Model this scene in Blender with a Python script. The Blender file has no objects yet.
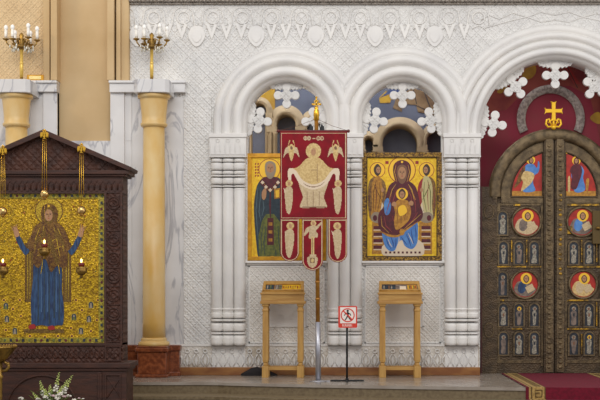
import bpy, bmesh, math, random
from mathutils import Vector
C = bpy.context.scene.collection
random.seed(7)
PI = math.pi
# ------------------------------------------------------------------ camera, world, lights
D, F, VX, VY, H = 15.0, 1200.0, 345.0, 287.0, 1.1
cam = bpy.data.objects.new('camera', bpy.data.cameras.new('camera')); C.objects.link(cam)
cam.location = (0, -D, H); cam.rotation_euler = (PI/2, 0, 0)
cam.data.sensor_width = 36; cam.data.lens = F/600*36
cam.data.shift_x = -(VX-300)/600; cam.data.shift_y = (VY-200)/600
bpy.context.scene.camera = cam
w = bpy.data.worlds.new('world'); bpy.context.scene.world = w; w.use_nodes = True
w.node_tree.nodes['Background'].inputs[0].default_value = (0.93, 0.93, 0.98, 1)
w.node_tree.nodes['Background'].inputs[1].default_value = 0.70
def area(name, loc, target, size, power, col):
    l = bpy.data.lights.new(name, 'AREA'); l.shape = 'RECTANGLE'; l.size = size[0]; l.size_y = size[1]
    l.energy = power; l.color = col
    o = bpy.data.objects.new(name, l); C.objects.link(o); o.location = loc
    o.rotation_euler = (Vector(target)-Vector(loc)).to_track_quat('-Z', 'Y').to_euler()
area('dome_window_light', (-1.0, -9.5, 7.5), (0.2, 0, 2.0), (9, 4.5), 520, (1.0, 0.98, 0.96))
area('sanctuary_fill_light', (0.3, 0.72, 4.5), (0.3, 1.7, 2.9), (4.5, 0.5), 62, (0.9, 0.94, 1.0))  # unseen fill added above the arch crowns to brighten the dark sanctuary
area('sanctuary_side_fill', (-2.2, 0.85, 2.7), (1.0, 1.5, 2.8), (0.5, 1.6), 17, (1.0, 0.95, 0.88))  # second added fill, hidden by the wall, lifts the dark arcade pillars
area('side_window_light', (9.5, -6.0, 5.0), (0, 0, 1.5), (2.5, 3.5), 150, (1.0, 0.92, 0.80))
area('left_lamp_light', (-6.2, -2.2, 5.6), (-3.9, 0.0, 3.6), (0.8, 0.8), 34, (1.0, 0.80, 0.52))
vs = bpy.context.scene.view_settings
vs.view_transform = 'Standard'; vs.look = 'None'; vs.gamma = 1; vs.use_curve_mapping = False; vs.exposure = 0.0

# ------------------------------------------------------------------ helpers
def S(Y): return F/(D+Y)
def wx(px, Y=0): return (px-VX)/S(Y)
def wz(py, Y=0): return H+(VY-py)/S(Y)
def lin(c):
    c = c/255.0
    return c/12.92 if c <= 0.04045 else ((c+0.055)/1.055)**2.4
def rgb(t): return (lin(t[0]), lin(t[1]), lin(t[2]), 1)
MC = {}
def mat(name, col, rough=0.5, metal=0.0, col2=None, ns=6.0, lo=0.4, hi=0.6, detail=4, bump=0.0, bs=20.0, kind='noise',
        emit=None, estr=0, alpha=1, bkind='noise', vein=None, stretch=(1,1,1)):
    if name in MC: return MC[name]
    m = bpy.data.materials.new(name); m.use_nodes = True; nt = m.node_tree; N = nt.nodes; L = nt.links
    b = N['Principled BSDF']
    b.inputs['Base Color'].default_value = rgb(col); b.inputs['Roughness'].default_value = rough; b.inputs['Metallic'].default_value = metal
    tc = N.new('ShaderNodeTexCoord'); mp = N.new('ShaderNodeMapping'); mp.inputs['Scale'].default_value = stretch
    L.new(tc.outputs['Object'], mp.inputs['Vector'])
    last = None
    if col2 is not None:
        if kind == 'voronoi':
            t = N.new('ShaderNodeTexVoronoi'); t.inputs['Scale'].default_value = ns
            L.new(mp.outputs[0], t.inputs['Vector'])
            sep = N.new('ShaderNodeSeparateColor'); L.new(t.outputs['Color'], sep.inputs[0]); src = sep.outputs[0]
        else:
            t = N.new('ShaderNodeTexNoise'); t.inputs['Scale'].default_value = ns; t.inputs['Detail'].default_value = detail
            if kind == 'vein': t.inputs['Distortion'].default_value = 1.2
            L.new(mp.outputs[0], t.inputs['Vector']); src = t.outputs[0]
        r = N.new('ShaderNodeValToRGB'); L.new(src, r.inputs[0])
        e = r.color_ramp.elements; e[0].position = lo; e[1].position = hi; e[0].color = rgb(col); e[1].color = rgb(col2)
        last = r.outputs[0]
        L.new(last, b.inputs['Base Color'])
    if vein is not None:   # thin dark veins where distorted noise crosses its middle
        vcol, vs_, vw, vamt = vein
        n = N.new('ShaderNodeTexNoise'); n.inputs['Scale'].default_value = vs_; n.inputs['Detail'].default_value = 6; n.inputs['Distortion'].default_value = 1.5
        rot = N.new('ShaderNodeMapping'); rot.inputs['Rotation'].default_value = (0, 0.7, 0); rot.inputs['Scale'].default_value = (2.2, 1, 0.7)
        L.new(tc.outputs['Object'], rot.inputs[0]); L.new(rot.outputs[0], n.inputs['Vector'])
        r = N.new('ShaderNodeValToRGB'); L.new(n.outputs[0], r.inputs[0]); e = r.color_ramp.elements
        e[0].position = 0.5-vw; e[0].color = (0,0,0,1); e[1].position = 0.5+vw; e[1].color = (0,0,0,1)
        k = e.new(0.5); k.color = (vamt,)*3+(1,)
        mx = N.new('ShaderNodeMix'); mx.data_type = 'RGBA'; L.new(r.outputs[0], mx.inputs['Factor'])
        if last: L.new(last, mx.inputs['A'])
        else: mx.inputs['A'].default_value = rgb(col)
        mx.inputs['B'].default_value = rgb(vcol); L.new(mx.outputs['Result'], b.inputs['Base Color'])
    if bump > 0:
        bp = N.new('ShaderNodeBump'); bp.inputs['Strength'].default_value = 1.0; bp.inputs['Distance'].default_value = bump
        if bkind == 'noise':
            t = N.new('ShaderNodeTexNoise'); t.inputs['Scale'].default_value = bs; t.inputs['Detail'].default_value = 3
            L.new(mp.outputs[0], t.inputs['Vector']); L.new(t.outputs[0], bp.inputs['Height'])
        elif bkind == 'voronoi':
            t = N.new('ShaderNodeTexVoronoi'); t.inputs['Scale'].default_value = bs
            L.new(mp.outputs[0], t.inputs['Vector']); L.new(t.outputs[0], bp.inputs['Height'])
        elif bkind in ('carved', 'lattice'):
            # interlaced lattice of carved marble: product of sines on turned axes, warped, plus leafy cells
            rm = N.new('ShaderNodeMapping'); rm.inputs['Rotation'].default_value = (0, PI/4, 0)
            wn = N.new('ShaderNodeTexNoise'); wn.inputs['Scale'].default_value = 9
            L.new(tc.outputs['Object'], wn.inputs['Vector'])
            vm = N.new('ShaderNodeVectorMath'); vm.operation = 'MULTIPLY_ADD'
            L.new(wn.outputs['Color'], vm.inputs[0]); vm.inputs[1].default_value = (0.008,)*3; L.new(tc.outputs['Object'], vm.inputs[2])
            L.new(vm.outputs[0], rm.inputs[0])
            sp = N.new('ShaderNodeSeparateXYZ'); L.new(rm.outputs[0], sp.inputs[0])
            outs = []
            for ax in ('X', 'Z'):
                mu = N.new('ShaderNodeMath'); mu.operation = 'MULTIPLY'; mu.inputs[1].default_value = bs; L.new(sp.outputs[ax], mu.inputs[0])
                si = N.new('ShaderNodeMath'); si.operation = 'SINE'; L.new(mu.outputs[0], si.inputs[0])
                ab = N.new('ShaderNodeMath'); ab.operation = 'ABSOLUTE'; L.new(si.outputs[0], ab.inputs[0]); outs.append(ab)
            mn = N.new('ShaderNodeMath'); mn.operation = 'MINIMUM'; L.new(outs[0].outputs[0], mn.inputs[0]); L.new(outs[1].outputs[0], mn.inputs[1])
            vo = N.new('ShaderNodeTexVoronoi'); vo.inputs['Scale'].default_value = bs*0.5; vo.inputs['Randomness'].default_value = 0.35; L.new(rm.outputs[0], vo.inputs['Vector'])
            ad = N.new('ShaderNodeMath'); ad.operation = 'MULTIPLY_ADD'; ad.inputs[1].default_value = 1.7 if bkind == 'carved' else 0.3
            L.new(vo.outputs[0], ad.inputs[0]); L.new(mn.outputs[0], ad.inputs[2])
            L.new(ad.outputs[0], bp.inputs['Height'])
        L.new(bp.outputs[0], b.inputs['Normal'])
    if emit: b.inputs['Emission Color'].default_value = rgb(emit); b.inputs['Emission Strength'].default_value = estr
    if alpha < 1: b.inputs['Alpha'].default_value = alpha
    MC[name] = m; return m

class MB:
    def __init__(s): s.v = []; s.f = []; s.mi = []; s.sm = []; s.mats = []
    def m(s, mt):
        if mt not in s.mats: s.mats.append(mt)
        return s.mats.index(mt)
    def add(s, vs_, fs, mt=None, smooth=False):
        k = len(s.v); s.v += [tuple(p) for p in vs_]; i = s.m(mt) if mt else 0
        for f in fs: s.f.append([k+a for a in f]); s.mi.append(i); s.sm.append(smooth)
        return s
    def box(s, x0, x1, y0, y1, z0, z1, mt=None):
        x0, x1 = min(x0,x1), max(x0,x1); y0, y1 = min(y0,y1), max(y0,y1); z0, z1 = min(z0,z1), max(z0,z1)
        v = [(x0,y0,z0),(x1,y0,z0),(x1,y1,z0),(x0,y1,z0),(x0,y0,z1),(x1,y0,z1),(x1,y1,z1),(x0,y1,z1)]
        return s.add(v, [(0,1,5,4),(1,2,6,5),(2,3,7,6),(3,0,4,7),(4,5,6,7),(3,2,1,0)], mt)
    def prism(s, poly, y0, y1, mt=None):   # poly in x,z ; extruded in depth
        n = len(poly); y0, y1 = min(y0,y1), max(y0,y1)
        a = sum(poly[i][0]*poly[(i+1)%n][1]-poly[(i+1)%n][0]*poly[i][1] for i in range(n))
        if a < 0: poly = poly[::-1]
        v = [(p[0],y0,p[1]) for p in poly]+[(p[0],y1,p[1]) for p in poly]
        f = [tuple(range(n)), tuple(range(2*n-1, n-1, -1))]+[(i, n+i, n+(i+1)%n, (i+1)%n) for i in range(n)]
        return s.add(v, f, mt)
    def hprism(s, poly, z0, z1, mt=None):  # poly in x,y ; extruded upward
        n = len(poly)
        a = sum(poly[i][0]*poly[(i+1)%n][1]-poly[(i+1)%n][0]*poly[i][1] for i in range(n))
        if a < 0: poly = poly[::-1]
        v = [(p[0],p[1],z0) for p in poly]+[(p[0],p[1],z1) for p in poly]
        f = [tuple(range(n-1,-1,-1)), tuple(range(n, 2*n))]+[(i, (i+1)%n, n+(i+1)%n, n+i) for i in range(n)]
        return s.add(v, f, mt)
    def lathe(s, prof, cx, cy, seg=24, mt=None, cz=0, a0=0, smooth=True):
        v = []; f = []
        for r, z in prof:
            for k in range(seg):
                a = a0+2*PI*k/seg; v.append((cx+r*math.cos(a), cy+r*math.sin(a), cz+z))
        m = len(prof)
        for i in range(m-1):
            for k in range(seg): f.append((i*seg+k, i*seg+(k+1)%seg, (i+1)*seg+(k+1)%seg, (i+1)*seg+k))
        f.append(tuple(range(seg-1,-1,-1))); f.append(tuple((m-1)*seg+k for k in range(seg)))
        return s.add(v, f, mt, smooth)
    def tube(s, path, r, seg=8, mt=None, closed=False):
        P = [Vector(p) for p in path]; n = len(P); v = []; f = []
        for i, p in enumerate(P):
            t = (P[(i+1)%n]-P[i-1]) if closed else (P[min(i+1,n-1)]-P[max(i-1,0)])
            t.normalize(); u = t.cross(Vector((0,1,0)))
            if u.length < 0.05: u = t.cross(Vector((1,0,0)))
            u.normalize(); w_ = t.cross(u); rr = r[i] if isinstance(r, (list,tuple)) else r
            for k in range(seg):
                a = 2*PI*k/seg; v.append(p+u*(rr*math.cos(a))+w_*(rr*math.sin(a)))
        for i in range(n if closed else n-1):
            j = (i+1)%n
            for k in range(seg): f.append((i*seg+k, i*seg+(k+1)%seg, j*seg+(k+1)%seg, j*seg+k))
        if not closed: f.append(tuple(range(seg-1,-1,-1))); f.append(tuple((n-1)*seg+k for k in range(seg)))
        return s.add(v, f, mt, True)
    def ball(s, c, r, mt=None, seg=12, sc=(1,1,1)):
        n = seg//2+2; v = []; f = []
        for i in range(n):
            a = PI*(i+0.02*(i==0)-0.02*(i==n-1))/(n-1)
            for k in range(seg):
                b = 2*PI*k/seg
                v.append((c[0]+sc[0]*r*math.sin(a)*math.cos(b), c[1]+sc[1]*r*math.sin(a)*math.sin(b), c[2]-sc[2]*r*math.cos(a)))
        for i in range(n-1):
            for k in range(seg): f.append((i*seg+k, i*seg+(k+1)%seg, (i+1)*seg+(k+1)%seg, (i+1)*seg+k))
        return s.add(v, f, mt, True)
    def sweep(s, prof, cx, cz, zs, seg=40, mt=None, a0=0, a1=PI):  # prof: (radius, y) ; arch with straight legs to zs
        path = []
        if zs is not None: path.append((0, -1))
        path += [(a0+(a1-a0)*i/seg, 0) for i in range(seg+1)]
        if zs is not None: path.append((PI, -1))
        v = []; f = []; m = len(prof)
        for a, d in path:
            for r, y in prof: v.append((cx+r*math.cos(a), y, zs if d else cz+r*math.sin(a)))
        for i in range(len(path)-1):
            for k in range(m-1): f.append((i*m+k, (i+1)*m+k, (i+1)*m+k+1, i*m+k+1))
        return s.add(v, f, mt, True)
    def build(s, name, mt=None, parent=None, bevel=0, recalc=True):
        me = bpy.data.meshes.new(name)
        off = Vector((0,0,0)); q = parent
        while q is not None: off += q.location; q = q.parent
        me.from_pydata([tuple(Vector(p)-off) for p in s.v], [], s.f)
        for m_ in (s.mats if s.mats else [mt]): me.materials.append(m_)
        me.polygons.foreach_set('material_index', s.mi); me.polygons.foreach_set('use_smooth', s.sm)
        me.update()
        if recalc:
            b = bmesh.new(); b.from_mesh(me); bmesh.ops.recalc_face_normals(b, faces=b.faces); b.to_mesh(me); b.free()
        o = bpy.data.objects.new(name, me); C.objects.link(o); o.parent = parent
        if bevel:
            bv = o.modifiers.new('bevel', 'BEVEL'); bv.width = bevel; bv.segments = 2; bv.limit_method = 'ANGLE'; bv.angle_limit = 0.7
        return o
def thing(name, label, cat, loc, group=None):
    o = bpy.data.objects.new(name, None); o.empty_display_size = 0.1; C.objects.link(o); o.location = loc
    o['label'] = label; o['category'] = cat
    if group: o['group'] = group
    return o
def tag(o, label, cat, group=None):
    o['label'] = label; o['category'] = cat
    if group: o['group'] = group
    return o
def struct(o, label=None):
    o['kind'] = 'structure'
    if label: o['label'] = label
    return o
def copy_tree(o, parent=None):
    c = o.copy(); C.objects.link(c); c.parent = parent
    for ch in list(o.children): copy_tree(ch, c)
    return c
def sm(pts, n=4):     # closed smooth curve through points
    out = []; k = len(pts)
    for i in range(k):
        p0, p1, p2, p3 = (pts[(i+j-1)%k] for j in range(4))
        for j in range(n):
            t = j/n
            out.append(tuple(0.5*((2*p1[a])+(-p0[a]+p2[a])*t+(2*p0[a]-5*p1[a]+4*p2[a]-p3[a])*t*t+(-p0[a]+3*p1[a]-3*p2[a]+p3[a])*t**3) for a in (0,1)))
    return out
def ell(cx, cy, rx, ry=None, n=20):
    ry = rx if ry is None else ry
    return [(cx+rx*math.cos(2*PI*i/n), cy+ry*math.sin(2*PI*i/n)) for i in range(n)]
def rect(x0, y0, x1, y1): return [(x0,y0),(x1,y0),(x1,y1),(x0,y1)]
def mir(pts, cx): return [(2*cx-x, y) for x, y in pts][::-1]
def archp(x0, y0, x1, y1, n=10):   # round-topped pixel shape
    r = (x1-x0)/2; cx = (x0+x1)/2
    return [(x0,y1),(x0,y0+r)]+[(cx-r*math.cos(PI*i/n), y0+r-r*math.sin(PI*i/n)) for i in range(1,n)]+[(x1,y0+r),(x1,y1)]
EPS = [0]
def shape(mb, pts, Y, layer, mt, t=0.0012):
    poly = [(wx(x,Y), wz(y,Y)) for x, y in pts]
    EPS[0] = (EPS[0]+1) % 53; e = EPS[0]*0.00001
    mb.prism(poly, Y+0.004+e, Y-layer*t-e, mt)
def ringp(cx, cy, r0, r1, n=24):
    a = [(cx+r1*math.cos(2*PI*i/n), cy+r1*math.sin(2*PI*i/n)) for i in range(n)]
    b = [(cx+r0*math.cos(2*PI*i/n), cy+r0*math.sin(2*PI*i/n)) for i in range(n)]
    return [(a[i], a[(i+1)%n], b[(i+1)%n], b[i]) for i in range(n)]
def ring(mb, cx, cy, r0, r1, Y, layer, mt, t=0.0012, n=24):
    X, Z, s_ = wx(cx,Y), wz(cy,Y), S(Y); v = []; f = []
    for i in range(n):
        c_, q = math.cos(2*PI*i/n), math.sin(2*PI*i/n)
        for r, y in ((r1/s_,Y+0.003),(r1/s_,Y-layer*t),(r0/s_,Y-layer*t),(r0/s_,Y+0.003)): v.append((X+r*c_, y, Z+r*q))
    for i in range(n):
        j = (i+1)%n
        for k in range(4): f.append((i*4+k, j*4+k, j*4+(k+1)%4, i*4+(k+1)%4))
    mb.add(v, f, mt)

# ------------------------------------------------------------------ materials
MW = mat('white_marble', (230,227,221), 0.45, col2=(212,210,207), ns=2.2, lo=0.35, hi=0.75, bump=0.002, bs=30)
MWC = mat('carved_marble', (230,228,223), 0.55, col2=(214,212,208), ns=3, lo=0.35, hi=0.7, bump=0.006, bs=66, bkind='carved')
MWF = mat('carved_marble_fine', (228,224,216), 0.55, col2=(214,209,200), ns=3, lo=0.35, hi=0.7, bump=0.006, bs=75, bkind='carved')
MWS = mat('stained_carved_marble', (216,210,200), 0.6, col2=(180,168,150), ns=5, lo=0.45, hi=0.75, bump=0.003, bs=60, bkind='carved')
MV = mat('veined_marble', (222,221,220), 0.28, col2=(206,204,202), ns=1.3, vein=((160,160,166), 0.9, 0.025, 0.8))
MY = mat('yellow_marble', (208,164,84), 0.38, col2=(216,190,138), ns=4.0, lo=0.35, hi=0.7, detail=5, stretch=(1,1,0.5))
MRG = mat('red_granite', (104,50,24), 0.3, col2=(150,84,48), ns=22, lo=0.4, hi=0.68, detail=8)
MPL = mat('brown_marble_plinth', (124,74,32), 0.4, col2=(150,102,50), ns=4, lo=0.4, hi=0.65, stretch=(1,1,3))
MT = mat('tan_plaster', (204,176,132), 0.75, col2=(190,160,114), ns=1.8, lo=0.35, hi=0.7, bump=0.002, bs=12)
MTC = mat('tan_carved_stone', (216,190,148), 0.75, col2=(202,174,132), ns=3, lo=0.35, hi=0.7, bump=0.006, bs=66, bkind='carved')
MCOR = mat('grey_carved_cornice', (170,160,148), 0.6, bump=0.02, bs=60, bkind='carved')
MFL = mat('polished_grey_floor', (158,148,136), 0.22, col2=(140,128,115), ns=3, lo=0.4, hi=0.65)
MST = mat('brown_granite_step', (120,104,76), 0.5, col2=(98,82,58), ns=30, lo=0.4, hi=0.7, detail=5)
MFG = mat('grey_floor', (120,112,100), 0.3, col2=(105,96,84), ns=2)
MSLATE = mat('slate_blue_fresco', (96,100,114), 0.8, col2=(78,82,98), ns=2.5, lo=0.35, hi=0.7)
MSTONE = mat('interior_stone', (168,146,114), 0.8, col2=(140,120,92), ns=3.5, lo=0.35, hi=0.7, bump=0.004, bs=12)
MOC = mat('ochre_fresco', (178,140,40), 0.8, col2=(150,112,34), ns=5)
MBRN = mat('brown_fresco', (130,104,72), 0.8, col2=(100,76,50), ns=4)
MBLU = mat('blue_fresco', (58,72,110), 0.8)
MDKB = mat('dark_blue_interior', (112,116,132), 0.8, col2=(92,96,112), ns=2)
MMAR = mat('maroon_fresco', (134,26,50), 0.75, col2=(126,40,50), ns=1.7, lo=0.42, hi=0.6)
MMAR2 = mat('russet_fresco', (136,60,48), 0.75, col2=(118,40,42), ns=4, lo=0.4, hi=0.6)
MGB = mat('grey_ornament_band', (164,152,142), 0.8, col2=(122,108,102), ns=30, lo=0.4, hi=0.6)
MBR = mat('dark_bronze', (90,73,52), 0.5, 0.4, col2=(68,55,39), ns=9, lo=0.4, hi=0.62, bump=0.006, bs=55, bkind='voronoi')
MBR2 = mat('bronze_worn', (116,98,70), 0.42, 0.5, col2=(82,68,48), ns=14, lo=0.4, hi=0.62, bump=0.006, bs=70, bkind='noise')
MBRG = mat('gilt_bronze', (190,146,50), 0.35, 0.8, col2=(110,88,50), ns=18, lo=0.42, hi=0.56, bump=0.006, bs=60)
MG = mat('gold_leaf', (236,196,40), 0.4, 0.25, col2=(222,172,26), ns=30, lo=0.4, hi=0.6, bump=0.004, bs=60)
MGO = mat('gold_frame', (218,160,30), 0.4, 0.25, col2=(196,136,22), ns=14, bump=0.003, bs=40)
MGM = mat('gold_mosaic', (206,166,28), 0.36, 0.5, col2=(132,98,14), ns=60, lo=0.1, hi=0.95, kind='voronoi', bump=0.005, bs=60, bkind='voronoi')
MGMB = mat('gold_mosaic_border', (176,158,54), 0.45, 0.4, col2=(120,106,34), ns=60, lo=0.2, hi=0.9, kind='voronoi', bump=0.006, bs=60)
MGDK = mat('patterned_gilt_border', (168,130,50), 0.5, 0.3, col2=(88,60,28), ns=70, lo=0.35, hi=0.65, bump=0.01, bs=60, kind='voronoi')
MBRASS = mat('polished_brass', (226,176,60), 0.22, 0.9)
MBRASSD = mat('aged_brass', (168,132,62), 0.4, 0.75, col2=(120,92,44), ns=12)
MWOOD = mat('dark_carved_walnut', (74,38,20), 0.65, col2=(56,28,15), ns=6, bump=0.008, bs=52, bkind='carved')
MWOODP = mat('dark_walnut', (70,36,20), 0.62, col2=(54,27,15), ns=5, stretch=(1,1,6), bump=0.002, bs=20)
MOAK = mat('honey_oak', (190,148,78), 0.5, col2=(168,124,60), ns=5, stretch=(5,5,0.7), lo=0.35, hi=0.7)
MOAKD = mat('honey_oak_shelf', (186,144,76), 0.5, col2=(168,124,60), ns=5, stretch=(0.7,5,5))
MRV = mat('crimson_velvet', (134,5,24), 0.88, col2=(116,3,20), ns=8, bump=0.002, bs=50)
MCREAM = mat('cream_gold_embroidery', (204,182,144), 0.6, 0.0, col2=(184,160,120), ns=45, lo=0.35, hi=0.65)
MCREAM2 = mat('pale_gold_embroidery', (212,184,124), 0.55, 0.05, col2=(190,158,98), ns=45)
MSILK = mat('pale_silk_embroidery', (220,200,172), 0.6)
MCARP = mat('crimson_carpet', (114,6,36), 0.95, col2=(98,4,30), ns=30, bump=0.003, bs=200)
MCARPD = mat('carpet_dark_stripe', (96,8,28), 0.95)
MCARG = mat('carpet_gold_trim', (176,146,86), 0.9, col2=(150,120,66), ns=40)
MCARB = mat('carpet_brown_key', (92,70,36), 0.9)
MSKIN = mat('painted_skin', (176,130,92), 0.6); MSKIND = mat('painted_face_shade', (120,84,60), 0.6)
MTLL = mat('painted_teal_light', (84,108,116), 0.6); MMRL = mat('painted_maroon_light', (140,52,50), 0.6); MGLN = mat('painted_gold_line', (206,160,60), .5); MBDK = mat('painted_deep_blue', (34,62,128), .6); MWNG = mat('painted_wing', (150,112,50), .6, col2=(104,72,40), ns=30); MPALE = mat('painted_pale_cloth', (196,184,130), .6)
MHAIR = mat('painted_hair', (70,50,38), 0.6); MGREY = mat('painted_grey_hair', (150,134,112), 0.6)
MTEAL = mat('painted_teal', (46,62,72), 0.6, col2=(36,50,60), ns=20)
MGRN = mat('painted_olive', (112,116,48), 0.6, col2=(84,92,44), ns=25)
MMRN = mat('painted_maroon', (92,22,34), 0.55, col2=(74,16,28), ns=22)
MBL = mat('painted_blue', (86,140,200), 0.55, col2=(66,114,180), ns=16, lo=0.35, hi=0.65)
MBLD = mat('mosaic_blue', (46,78,116), 0.5, 0.1, col2=(28,46,80), ns=24, lo=0.38, hi=0.62, stretch=(2.5,1,0.4))
MOCH = mat('painted_ochre', (190,136,44), 0.55, col2=(160,108,34), ns=30)
MBRC = mat('mosaic_brown_gold', (128,92,34), 0.45, 0.3, col2=(78,44,24), ns=40, lo=0.35, hi=0.65, bump=0.006, bs=80)
MRED = mat('enamel_red', (176,36,14), 0.45, col2=(150,26,12), ns=10)
MREDD = mat('painted_red_mark', (150,30,26), 0.5)
MHALO = mat('enamel_halo_gold', (240,190,50), 0.4, 0.2)
MENB = mat('enamel_dark_blue', (44,50,60), 0.4, col2=(28,32,38), ns=25)
MENS = mat('enamel_pale_figure', (168,160,142), 0.5, 0.1, col2=(110,104,92), ns=60, lo=0.4, hi=0.6)
MENB2 = mat('enamel_mauve', (130,112,98), 0.5, col2=(98,86,78), ns=25)
MLINE = mat('dark_paint_line', (50,34,26), 0.6)
MCAN = mat('white_candle', (240,236,226), 0.4); MFLM = mat('candle_flame', (255,220,140), 0.5, emit=(255,200,110), estr=9)
MBULB = mat('white_candle_bulb', (248,246,240), 0.2)
MSTEEL = mat('brushed_steel', (176,176,182), 0.35, 0.8); MBLK = mat('black_metal', (26,26,28), 0.45, 0.3)
MSW = mat('sign_white', (236,228,218), 0.5); MSR = mat('sign_red', (212,56,34), 0.5)
MLEAF = mat('leaf_green', (112,128,60), 0.6, col2=(84,104,44), ns=20); MPET = mat('white_petals', (226,220,206), 0.6)
MPINK = mat('pale_pink_petals', (206,176,176), 0.6); MYG = mat('yellow_green_buds', (186,196,110), 0.6)
MCLOTH = mat('black_cloth', (28,24,26), 0.9)
MGLASS = mat('red_glass', (110,30,20), 0.15)

# ------------------------------------------------------------------ setting: floor, steps
XL, XR = wx(-120), wx(800)
def edge(x):     # front edge of the raised floor: straight at left, bowed forward in front of the doors
    a, b = wx(225), wx(560)
    t = max(0, min(1, (x-a)/(b-a)))
    return -1.10-0.98*(t**0.8)*(1-0.12*t)
xs = [XL+(XR-XL)*i/90 for i in range(91)]
for i, z in enumerate((0.0, -0.13, -0.26)):
    off = 0.40*i
    mb = MB(); pts = [(x, edge(x)-off) for x in xs]
    poly = pts+[(XR, 2.6), (XL, 2.6)]
    mb.hprism(poly, -0.39 if i == 2 else z-0.13, z-0.035, MST)
    lip = [(x, edge(x)-off-0.015) for x in xs]+([(XR, 2.6), (XL, 2.6)] if i == 0 else [(x, edge(x)-off+0.5) for x in xs[::-1]])
    mb2 = MB(); mb2.hprism(lip, z-0.035, z, MFL if i == 0 else MST)
    struct(mb2.build('floor' if i == 0 else 'trim_%d' % (20+i)))
    struct(mb.build('floor_step_%d' % (i+1)))
mb = MB(); mb.box(XL, XR, -19, 2.6, -0.45, -0.39, MFG); struct(mb.build('floor_nave'))

# ------------------------------------------------------------------ white wall with three arched openings
A1 = dict(cx=wx(286.7), cz=wz(121), R=40/80.); A2 = dict(cx=wx(402.5), cz=wz(121), R=40.3/80.); A3 = dict(cx=wx(555), cz=wz(134), R=75/80.)
ZS = wz(135); ZSILL = wz(261); TH = 0.32
WX0, WX1, WZ1 = wx(130), wx(790), wz(-160)
def curve_wall(name, outer, holes, y0, y1, mt):
    cu = bpy.data.curves.new(name, 'CURVE'); cu.dimensions = '2D'; cu.fill_mode = 'BOTH'; cu.extrude = (y1-y0)/2
    for ring_ in [outer]+holes:
        sp = cu.splines.new('POLY'); sp.points.add(len(ring_)-1); sp.use_cyclic_u = True
        for p, q in zip(sp.points, ring_): p.co = (q[0], q[1], 0, 1)
    o = bpy.data.objects.new(name+'_tmp', cu); C.objects.link(o)
    me = bpy.data.meshes.new_from_object(o.evaluated_get(bpy.context.evaluated_depsgraph_get()))
    bpy.data.objects.remove(o); bpy.data.curves.remove(cu)
    for v in me.vertices: v.co = (v.co.x, (y0+y1)/2-v.co.z, v.co.y)
    b = bmesh.new(); b.from_mesh(me); bmesh.ops.remove_doubles(b, verts=b.verts, dist=1e-5)
    bmesh.ops.recalc_face_normals(b, faces=b.faces); b.to_mesh(me); b.free()
    me.materials.clear(); me.materials.append(mt)
    o = bpy.data.objects.new(name, me); C.objects.link(o); return o
def arch_hole(A, z0, n=40):
    r = A['R']; return [(A['cx']+r, z0)]+[(A['cx']+r*math.cos(PI*i/n), A['cz']+r*math.sin(PI*i/n)) for i in range(n+1)]+[(A['cx']-r, z0)]
h3 = arch_hole(A3, 0.0)
outer = [(WX0, 0.0), h3[-1]]+h3[1:-1][::-1]+[h3[0], (WX1, 0.0), (WX1, WZ1), (WX0, WZ1)]
wall = curve_wall('wall_back', outer, [arch_hole(A1, ZSILL), arch_hole(A2, ZSILL)], 0.0, TH, MWC)
struct(wall)
# archivolts: rounded mouldings swept round every opening
def archprof(R, w_, n):   # from the soffit outwards: splay, n rolls, outer cavetto
    p = [(R-0.004, TH*0.6), (R-0.004, -0.015), (R+0.03, -0.05)]
    ro = (w_-0.03-0.10)/n; r = R+0.035
    for k in range(n):
        for i in range(7):
            a = PI*i/6; p.append((r+ro/2-ro/2*math.cos(a)*0.94, -0.045-0.012*(n-k)/n-math.sin(a)*ro*0.55+0.0*k))
        r += ro
    p += [(r+0.01, -0.07), (r+0.075, -0.065), (r+0.098, -0.03), (r+0.10, 0.01)]
    return p
for i, (A, w_, n) in enumerate(((A1, 33/80., 2), (A2, 33/80., 2), (A3, 34/80., 3))):
    mb = MB(); mb.sweep(archprof(A['R'], w_, n), A['cx'], A['cz'], ZS, 64, MW)
    struct(mb.build('trim_%d' % (i+1), recalc=False))
# sills of the two icon niches
for i, A in enumerate((A1, A2)):
    mb = MB(); mb.box(A['cx']-A['R']-0.03, A['cx']+A['R']+0.03, -0.06, TH, ZSILL-0.028, ZSILL); mb.box(A['cx']-A['R'], A['cx']+A['R'], -0.03, 0, ZSILL-0.05, ZSILL-0.028)
    struct(mb.build('window_sill_%d' % (i+1), MW, bevel=0.006))
# carved panel frames under the sills
def frame(mb, x0, y0, x1, y1, w_, Y, d, mt):
    for a in ((x0,y0,x1,y0+w_),(x0,y1-w_,x1,y1),(x0,y0,x0+w_,y1),(x1-w_,y0,x1,y1)):
        mb.box(wx(a[0],0), wx(a[2],0), Y-d, Y+0.005, wz(a[3],0), wz(a[1],0), mt)
mb = MB()
for cx in (286.7, 402.5):
    frame(mb, cx-38, 266, cx+38, 343, 1.3, 0, 0.014, MW)
    mb.box(wx(cx-38), wx(cx+38), -0.008, 0.005, wz(342), wz(267), MWF)
    frame(mb, cx-23, 299, cx+21, 327, 1.2, -0.008, 0.016, MW)
    mb.box(wx(cx-22), wx(cx+20), -0.013, 0.005, wz(326), wz(300), MW)
    # stepped triangular marble ornament in the plain centre
    for k in range(4):
        for sx in (-1, 1):
            mb.prism([(wx(cx+sx*(3+3.5*k)), wz(319-4*k)), (wx(cx+sx*(7+3.5*k)), wz(319-4*k)), (wx(cx+sx*(5+3.5*k)), wz(314-4*k))], -0.022, 0, MW)
struct(mb.build('trim_4'))
# carved jamb slab left of the pilaster, smooth slab edge
mb = MB(); mb.box(wx(184), wx(211.5), -0.02, 0.01, wz(346), wz(97), MWC); struct(mb.build('trim_5', bevel=0.004))
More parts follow.
